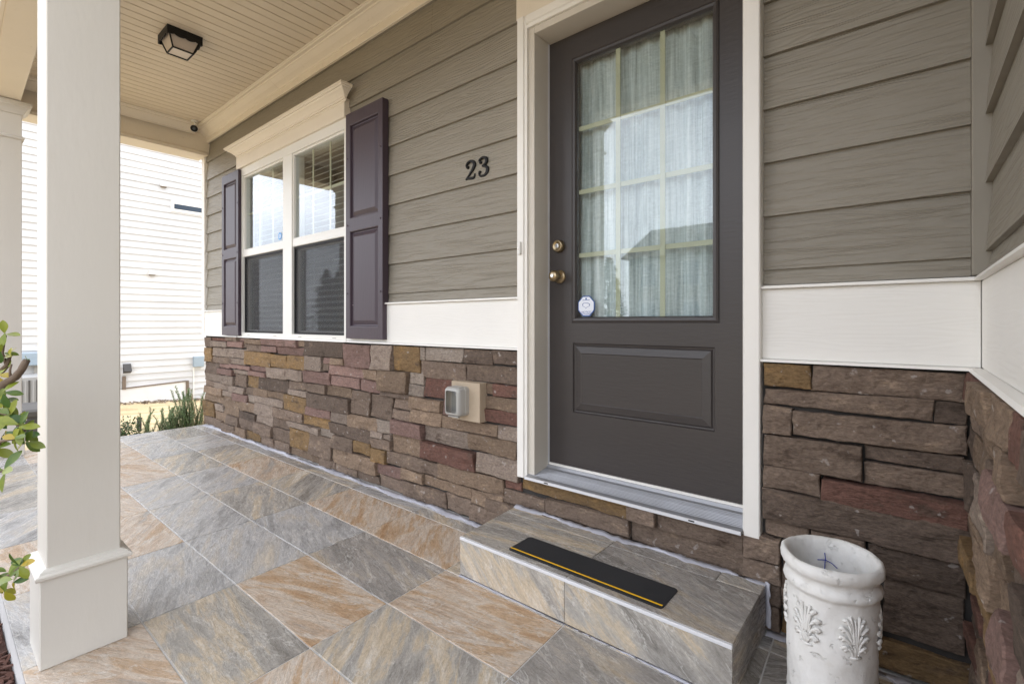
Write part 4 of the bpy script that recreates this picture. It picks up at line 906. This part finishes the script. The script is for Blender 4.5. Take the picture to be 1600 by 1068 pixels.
B().add([(NX, 3.28, -.71), (NX, 4.70, -.645), (NX, 4.70, -.615), (NX, 3.28, -.68), (NX+.05, 3.28, -.71), (NX+.05, 4.70, -.645), (NX+.05, 4.70, -.615), (NX+.05, 3.28, -.68)], [(0, 1, 2, 3), (4, 7, 6, 5), (0, 4, 5, 1), (1, 5, 6, 2), (2, 6, 7, 3), (3, 7, 4, 0)]).put('flashing', 'brown_wood', nb)
bx('corner_trim', 'brown_wood', nb, NX, NX+.06, 3.26, 3.33, -.72, -.37); bx('corner_trim', 'brown_wood', nb, NX, NX+.06, 4.70, 4.77, -1.5, -.62)
bx('meter_box', 'box_blue', nb, NX, NX+.2, 1.25, 1.95, .03, .34, .02); bx('conduit', 'plastic_grey', nb, NX, NX+.05, 1.60, 1.66, -.9, .03)
ac = empty('air_conditioner', (-15.2, 1.45, -1.05), 'light grey louvred air conditioner unit against the white neighbouring house', 'air conditioner')
bx('case', 'ac_grey', ac, -15.58, -14.82, 1.05, 1.85, gz(-15.2, 1.45)-.1, -.14, .02)
for k in range(12): bx('louvre', 'ac_dark' if k % 2 else 'ac_grey', ac, -14.8195, -14.806, 1.09+k*.062, 1.09+k*.062+.03, -.92, -.22)
ub_ = empty('slatted_bin', (-8.7, .95, gz(-8.7, .95)), 'dark slatted storage bin on the ground beyond the far porch post', 'bin')
bx('box', 'ac_dark', ub_, -9.1, -8.3, .45, 1.30, gz(-8.7, 1)-.05, -.03, .02)
for k in range(5): bx('slat', 'ac_dark', ub_, -8.2995, -8.285, .46, 1.29, -.50+k*.095, -.50+k*.095+.07, .006)
sk = empty('ground_stake', (-8.5, 2.05, -.4), 'short dark metal stake standing in the tan dirt', 'stake')
p = None
def ground_hit(x, y):
    a, b_, c = ray(x, y); t = 3.0
    while t < 40 and CAM_Z+c*t > gz(a*t, b_*t): t += .02
    return Vector((a*t, b_*t, gz(a*t, b_*t)))
p = ground_hit(217.5, 672); sk.location = p
bx('rod', 'ac_dark', sk, p.x-.02, p.x+.02, p.y-.02, p.y+.02, p.z-.05, p.z+.13, .004); bx('cap', 'black_iron', sk, p.x-.024, p.x+.024, p.y-.024, p.y+.024, p.z+.13, p.z+.145)

# ================================================================ PLANTS
def leaf_mesh(L, Wd, mat, cup=.25):
    vs = []; n = 8
    for i in range(n+1):
        t = i/n; w = Wd*(math.sin(math.pi*min(1, t**1.25*.96+.02))**.8)*.5 if 0 < i < n else .0008
        bend = -.10*L*t*t
        vs += [(-w, t*L, bend+cup*w), (0, t*L, bend), (w, t*L, bend+cup*w)]
    fs = []
    for i in range(n):
        a = i*3; fs += [[a, a+1, a+4, a+3], [a+1, a+2, a+5, a+4]]
    return mesh('leaf', vs, fs, mat, True)
LM = [leaf_mesh(.052, .026, 'leaf'), leaf_mesh(.062, .028, 'leaf'), leaf_mesh(.045, .024, 'leaf_yellow')]
shr = empty('leafy_shrub', (-1.95, -.10, gz(-1.9, -.1)), 'leafy green and yellow shrub reaching in beside the near porch post', 'shrub')
def z7(a, b_): return (a/2.325, 500+b_/2.325)
rl = random.Random(11)
T1, T2 = 1.22, 1.12
root = Vector((-1.95, -.10, gz(-1.9, -.1)-.05))
j1 = at(-60, 760, 1.24); j2 = at(-25, 640, T1)
B().tube([root, root.lerp(j1, .5)+Vector((-.03, .01, 0)), j1, j2], [.016, .014, .012, .010], 8).put('branch', 'bark', shr, True)
def br(pts, r0, r1):
    n = len(pts); B().tube(pts, [r0+(r1-r0)*i/(n-1) for i in range(n)], 8).put('branch', 'bark', shr, True)
br([j2]+[at(*z7(*q), T1) for q in ((-10, 255), (20, 228), (55, 208), (78, 180), (97, 145))], .011, .0075)
br([j2]+[at(*z7(*q), T1+.03) for q in ((-20, 210), (5, 185), (25, 165), (40, 120))], .009, .005)
br([at(*z7(25, 165), T1+.03)]+[at(*z7(*q), T1+.03) for q in ((8, 120), (14, 85), (22, 55))], .004, .002)
br([at(*z7(37, 212), T1), at(*z7(36, 180), T1), at(*z7(42, 160), T1)], .003, .002)
br([j2]+[at(*z7(*q), T1) for q in ((-12, 330), (20, 340), (50, 370), (85, 395), (115, 420))], .006, .002)
br([j1]+[at(*z7(*q), T1-.03) for q in ((-20, 480), (0, 440), (40, 432), (80, 425))], .006, .002)
br([root.lerp(j1, .45)]+[at(*z7(*q), T2) for q in ((-50, 1000), (-10, 950), (40, 920), (80, 890))], .006, .002)
br([root.lerp(j1, .7)]+[at(*z7(*q), T1-.05) for q in ((-40, 570), (-10, 552), (15, 546))], .005, .002)
def leaf(px_, py_, t, ang, tilt, k=None, sc=1.0):
    """leaf with its foot at a point of a twig; ang: heading in the picture plane, 0 = right, 90 = up"""
    p = at(*z7(px_, py_), t); a = rad(ang); d = Vector((Rv[0]*math.cos(a), Rv[1]*math.cos(a), math.sin(a)))+Vector((-Fv[0], -Fv[1], 0))*tilt; d.normalize()
    nrm = Vector((-Fv[0], -Fv[1], .9))+Vector((rl.uniform(-.6, .6), rl.uniform(-.6, .6), rl.uniform(-.3, .5))); xx = d.cross(nrm).normalized(); zz = xx.cross(d).normalized()
    o = link('leaf', LM[rl.choice([0, 0, 1, 1, 2]) if k is None else k], shr)
    s = sc*rl.uniform(.66, .90); Rm = Matrix(((xx.x, d.x, zz.x), (xx.y, d.y, zz.y), (xx.z, d.z, zz.z))).to_4x4()
    o.parent = shr; o.matrix_local = Matrix.Translation(p-Vector(shr.location)) @ Rm @ Matrix.Scale(s, 4)
for (cx_, cy_, n, t, k, sc) in ((22, 50, 8, T1+.03, 0, .8), (36, 128, 11, T1+.02, 2, .75), (100, 138, 4, T1, None, .35), (8, 120, 6, T1+.02, 0, .8), (15, 262, 10, T1-.02, None, .8), (5, 300, 8, T1, None, .9), (38, 340, 11, T1-.01, 0, .9), (72, 385, 11, T1-.02, 1, .9), (55, 425, 8, T1-.03, None, .85),
                             (100, 410, 9, T1, 0, .85), (95, 445, 8, T1-.02, None, .85), (20, 400, 8, T1, None, .9), (-5, 200, 6, T1, None, .9), (15, 546, 6, T1-.05, 1, .95), (75, 890, 9, T2, 1, .85), (30, 915, 6, T2-.01, None, .8), (50, 945, 7, T2-.02, None, .8), (15, 985, 6, T2, 2, .8), (-30, 460, 12, T1, None, 1), (-40, 330, 12, T1, None, 1), (-40, 960, 10, T2, None, 1)):
    for i in range(max(3, int(n*.68))): leaf(cx_+rl.uniform(-7, 7), cy_+rl.uniform(-7, 7), t+rl.uniform(-.02, .02), 360*i/max(3, int(n*.68))+rl.uniform(-25, 25), rl.uniform(-.6, .5), k if rl.random() < .75 else None, sc)
# upright needle-leaved plants off the end of the porch
def needles(name, loc, stems, label, mat, group, needle=(.034, .0065), bend=.18):
    t = empty(name, loc, label, 'plant', group); b_ = B(); s_ = B(); x, y, z = loc; rn = random.Random(int(abs(x*100+y*1000)))
    for (dx, dy_, h, lean) in stems:
        pts = []; a0 = rn.uniform(0, 6.3)
        for i in range(7):
            u = i/6; pts.append(Vector((x+dx+lean[0]*u*u*h+.02*noise.noise(Vector((u*3, dx*9, dy_*9))), y+dy_+lean[1]*u*u*h+.02*noise.noise(Vector((u*3, dx*9+5, dy_*9))), z+h*u)))
        s_.tube(pts, [.006-.0045*i/6 for i in range(7)], 5)
        nn = int(h*620)
        for i in range(nn):
            u = .06+.94*i/nn; k = min(5, int(u*6)); p = pts[k].lerp(pts[k+1], u*6-k); a = rn.uniform(0, 6.3); el = rn.uniform(.2, 1.0)
            d = Vector((math.cos(a)*math.cos(el), math.sin(a)*math.cos(el), math.sin(el))); L = needle[0]*rn.uniform(.7, 1.25)*(1.1-.45*u); sd_ = d.cross(Vector((0, 0, 1))).normalized()*needle[1]*.5
            e = p+d*L; m_ = p+d*L*.5; b_.add([p, m_-sd_, e, m_+sd_], [(0, 1, 2, 3)])
    b_.put('foliage', mat, t); s_.put('stems', 'bark', t); return t
def stems(n, r, h0, h1, seed):
    q = random.Random(seed); return [(q.uniform(-r, r), q.uniform(-r, r), q.uniform(h0, h1), (q.uniform(-.25, .25), q.uniform(-.25, .25))) for _ in range(n)]
def plant_at(px_, t): a, b_, c = ray(px_, 600); return (a*t, b_*t, gz(a*t, b_*t)-.01)
needles('rosemary_plant', plant_at(291, 5.30), stems(24, .13, .22, .52, 1), 'tallest upright green rosemary bush nearest the stone wall corner', 'rosemary', 'rosemary off the porch end')
needles('rosemary_plant', plant_at(278, 5.15), stems(20, .12, .18, .34, 6), 'middle rosemary bush of the three off the end of the porch', 'rosemary', 'rosemary off the porch end')
needles('rosemary_plant', plant_at(246, 5.0), stems(24, .13, .14, .36, 2), 'lowest rosemary bush, leftmost of the three beyond the porch edge', 'rosemary', 'rosemary off the porch end')
needles('dry_grass_clump', plant_at(309, 5.5), stems(12, .10, .2, .42, 4), 'thin straw coloured grass clump against the stone wall end', 'straw', None, (.05, .003))
bp_ = plant_at(193, 4.9); bsh = empty('low_bush', bp_, 'small dark green bush showing beside the near porch post', 'bush')
b_ = B(); rn = random.Random(8)
for i in range(520):
    d = Vector((rn.gauss(0, 1), rn.gauss(0, 1), abs(rn.gauss(0, 1)))).normalized(); p = Vector(bp_)+Vector((d.x*.17, d.y*.17, .02+d.z*.24))*rn.uniform(.55, 1.03)
    a = Vector((rn.uniform(-1, 1), rn.uniform(-1, 1), rn.uniform(-.3, 1))).normalized(); s_ = a.cross(d).normalized(); L = rn.uniform(.02, .036); b_.add([p, p+a*L*.5-s_*L*.3, p+a*L, p+a*L*.5+s_*L*.3], [(0, 1, 2, 3)])
b_.put('foliage', 'bush', bsh)
b_ = B()
for i in range(7): b_.tube([Vector(bp_)-Vector((0, 0, .02)), Vector(bp_)+Vector((rn.uniform(-.1, .1), rn.uniform(-.1, .1), rn.uniform(.1, .2)))], [.006, .003], 5)
b_.put('stems', 'bark', bsh)
# mulch in front of the porch
tag(B().box(-5.6, 0.1, -1.2, .178, -.30, -.115).put('planting_bed', 'mulch'), kind='structure')
b_ = B(); rn = random.Random(9)
for i in range(2600):
    x, y = rn.uniform(-4.2, -1.6), rn.uniform(-.35, .17); a = rn.uniform(0, 6.3); L, w, h = rn.uniform(.012, .04), rn.uniform(.003, .008), rn.uniform(.003, .006); tl = rn.uniform(-.5, .5)
    c = Vector((x, y, -.111+rn.uniform(0, .018))); d = Vector((math.cos(a)*math.cos(tl), math.sin(a)*math.cos(tl), math.sin(tl))); s_ = Vector((-math.sin(a), math.cos(a), 0))*w; u = d.cross(s_).normalized()*h
    b_.add([c-d*L-s_, c+d*L-s_, c+d*L+s_, c-d*L+s_, c-d*L-s_+u, c+d*L-s_+u, c+d*L+s_+u, c-d*L+s_+u], [(0, 3, 2, 1), (4, 5, 6, 7), (0, 1, 5, 4), (1, 2, 6, 5), (2, 3, 7, 6), (3, 0, 4, 7)])
tag(b_.put('mulch', 'mulch'), 'reddish brown bark mulch chips in the bed before the porch', 'mulch', None, 'stuff')
# dirt crumbs and dry litter along the neighbour's wall
b_ = B()
for i in range(420):
    y = rn.uniform(2.2, 6.0); x = NX+rn.uniform(.05, .55); z = gz(x, y); s = rn.uniform(.02, .07); q = [Vector((rn.uniform(-s, s), rn.uniform(-s, s), rn.uniform(-.01, s*.7))) for _ in range(4)]
    b_.add([Vector((x, y, z+.01))+v for v in q], [(0, 1, 2), (0, 2, 3), (0, 3, 1), (1, 3, 2)])
tag(b_.put('dirt_clods', 'brown_wood'), 'line of brown dirt clods along the foot of the white house', 'dirt', None, 'stuff')

# ================================================================ ACROSS THE STREET (mirrored in the door and window glass)
def far_house(x0, x1, y, h, label, mat):
    t = empty('house', ((x0+x1)/2, y-4, -.4), label, 'house', 'houses across the street')
    bx('wall', mat, t, x0, x1, y-9, y, -.5, h)
    B().prism([(y-9.5, h-.05), (y-4.5, h+2.6), (y+.5, h-.05)], x0-.4, x1+.4).put('roof', 'roof_shingle', t)
    xm = x0+(x1-x0)*.35; B().prism([(xm-2.4, h-.06), (xm, h+1.7), (xm+2.4, h-.06)], y-1, y+.25, 'y').put('gable', mat, t)
    for zz in (.9, 3.4):
        n = 4
        for k in range(n):
            xc = x0+(x1-x0)*(k+.5)/n
            if zz+1.5 < h:
                w = bx('window', 'far_trim', t, xc-.62, xc+.62, y+.001, y+.06, zz-.1, zz+1.55)
                for s_ in (0, 1): bx('pane', 'far_glass', w, xc-.5, xc+.5, y+.0605, y+.075, zz+s_*.75, zz+.68+s_*.75)
far_house(-14.5, -3.5, -26, 5.3, 'grey house with gable across the street, mirrored in door glass', 'far_wall')
far_house(-62, -50, -30, 5.2, 'grey house further along the street, mirrored in the window', 'far_wall')
def far_tree(x, y, h, r, label):
    t = empty('tree', (x, y, gz(x, y)), label, 'tree', 'trees across the street'); rn = random.Random(int(x*7+y)); z0 = gz(x, y)
    B().tube([(x, y, z0-.1), (x+.05, y, z0+h*.5), (x, y+.05, z0+h*.97)], [h*.022, h*.014, .02], 7).put('trunk', 'bark', t)
    b_ = B()
    for i in range(900):
        u = rn.random()**.8; zz = z0+h*(.12+.88*u); rr_ = r*(1-u)**.8*(.35+.65*rn.random()**.5)*(1+.35*math.sin(u*38+x)); a = rn.uniform(0, 6.3); p = Vector((x+rr_*math.cos(a), y+rr_*math.sin(a), zz)); L = h*.045
        d = Vector((math.cos(a), math.sin(a), rn.uniform(-.6, .3))).normalized(); s_ = Vector((-math.sin(a), math.cos(a), rn.uniform(-.4, .4)))*L*.45; b_.add([p-d*L*.4, p-s_, p+d*L, p+s_], [(0, 1, 2, 3)])
    b_.put('crown', 'tree_leaf', t)
for i, (x, y, h, r) in enumerate([(-17.2, -29, 5.6, 1.4), (-19.2, -32, 7.6, 1.7), (-21.5, -31, 6.6, 1.7), (-24.5, -34, 8.6, 2.2), (-29, -33, 7.0, 2.0), (-36, -34, 9, 2.5), (-41, -32, 7.5, 2.2), (-46, -33, 9.0, 2.4), (-67, -36, 10, 2.8), (-74, -38, 11, 3)]):
    far_tree(x, y, h, r, 'dark conifer '+['nearest the mirrored house', 'second from the mirrored house', 'third from the mirrored house', 'fourth from the mirrored house, tall', 'fifth from the mirrored house', 'sixth from the mirrored house, tall', 'seventh from the mirrored house', 'eighth from the mirrored house', 'ninth along the street, behind the far house', 'last and tallest along the street'][i]+' across the street')
bpy.context.view_layer.update()
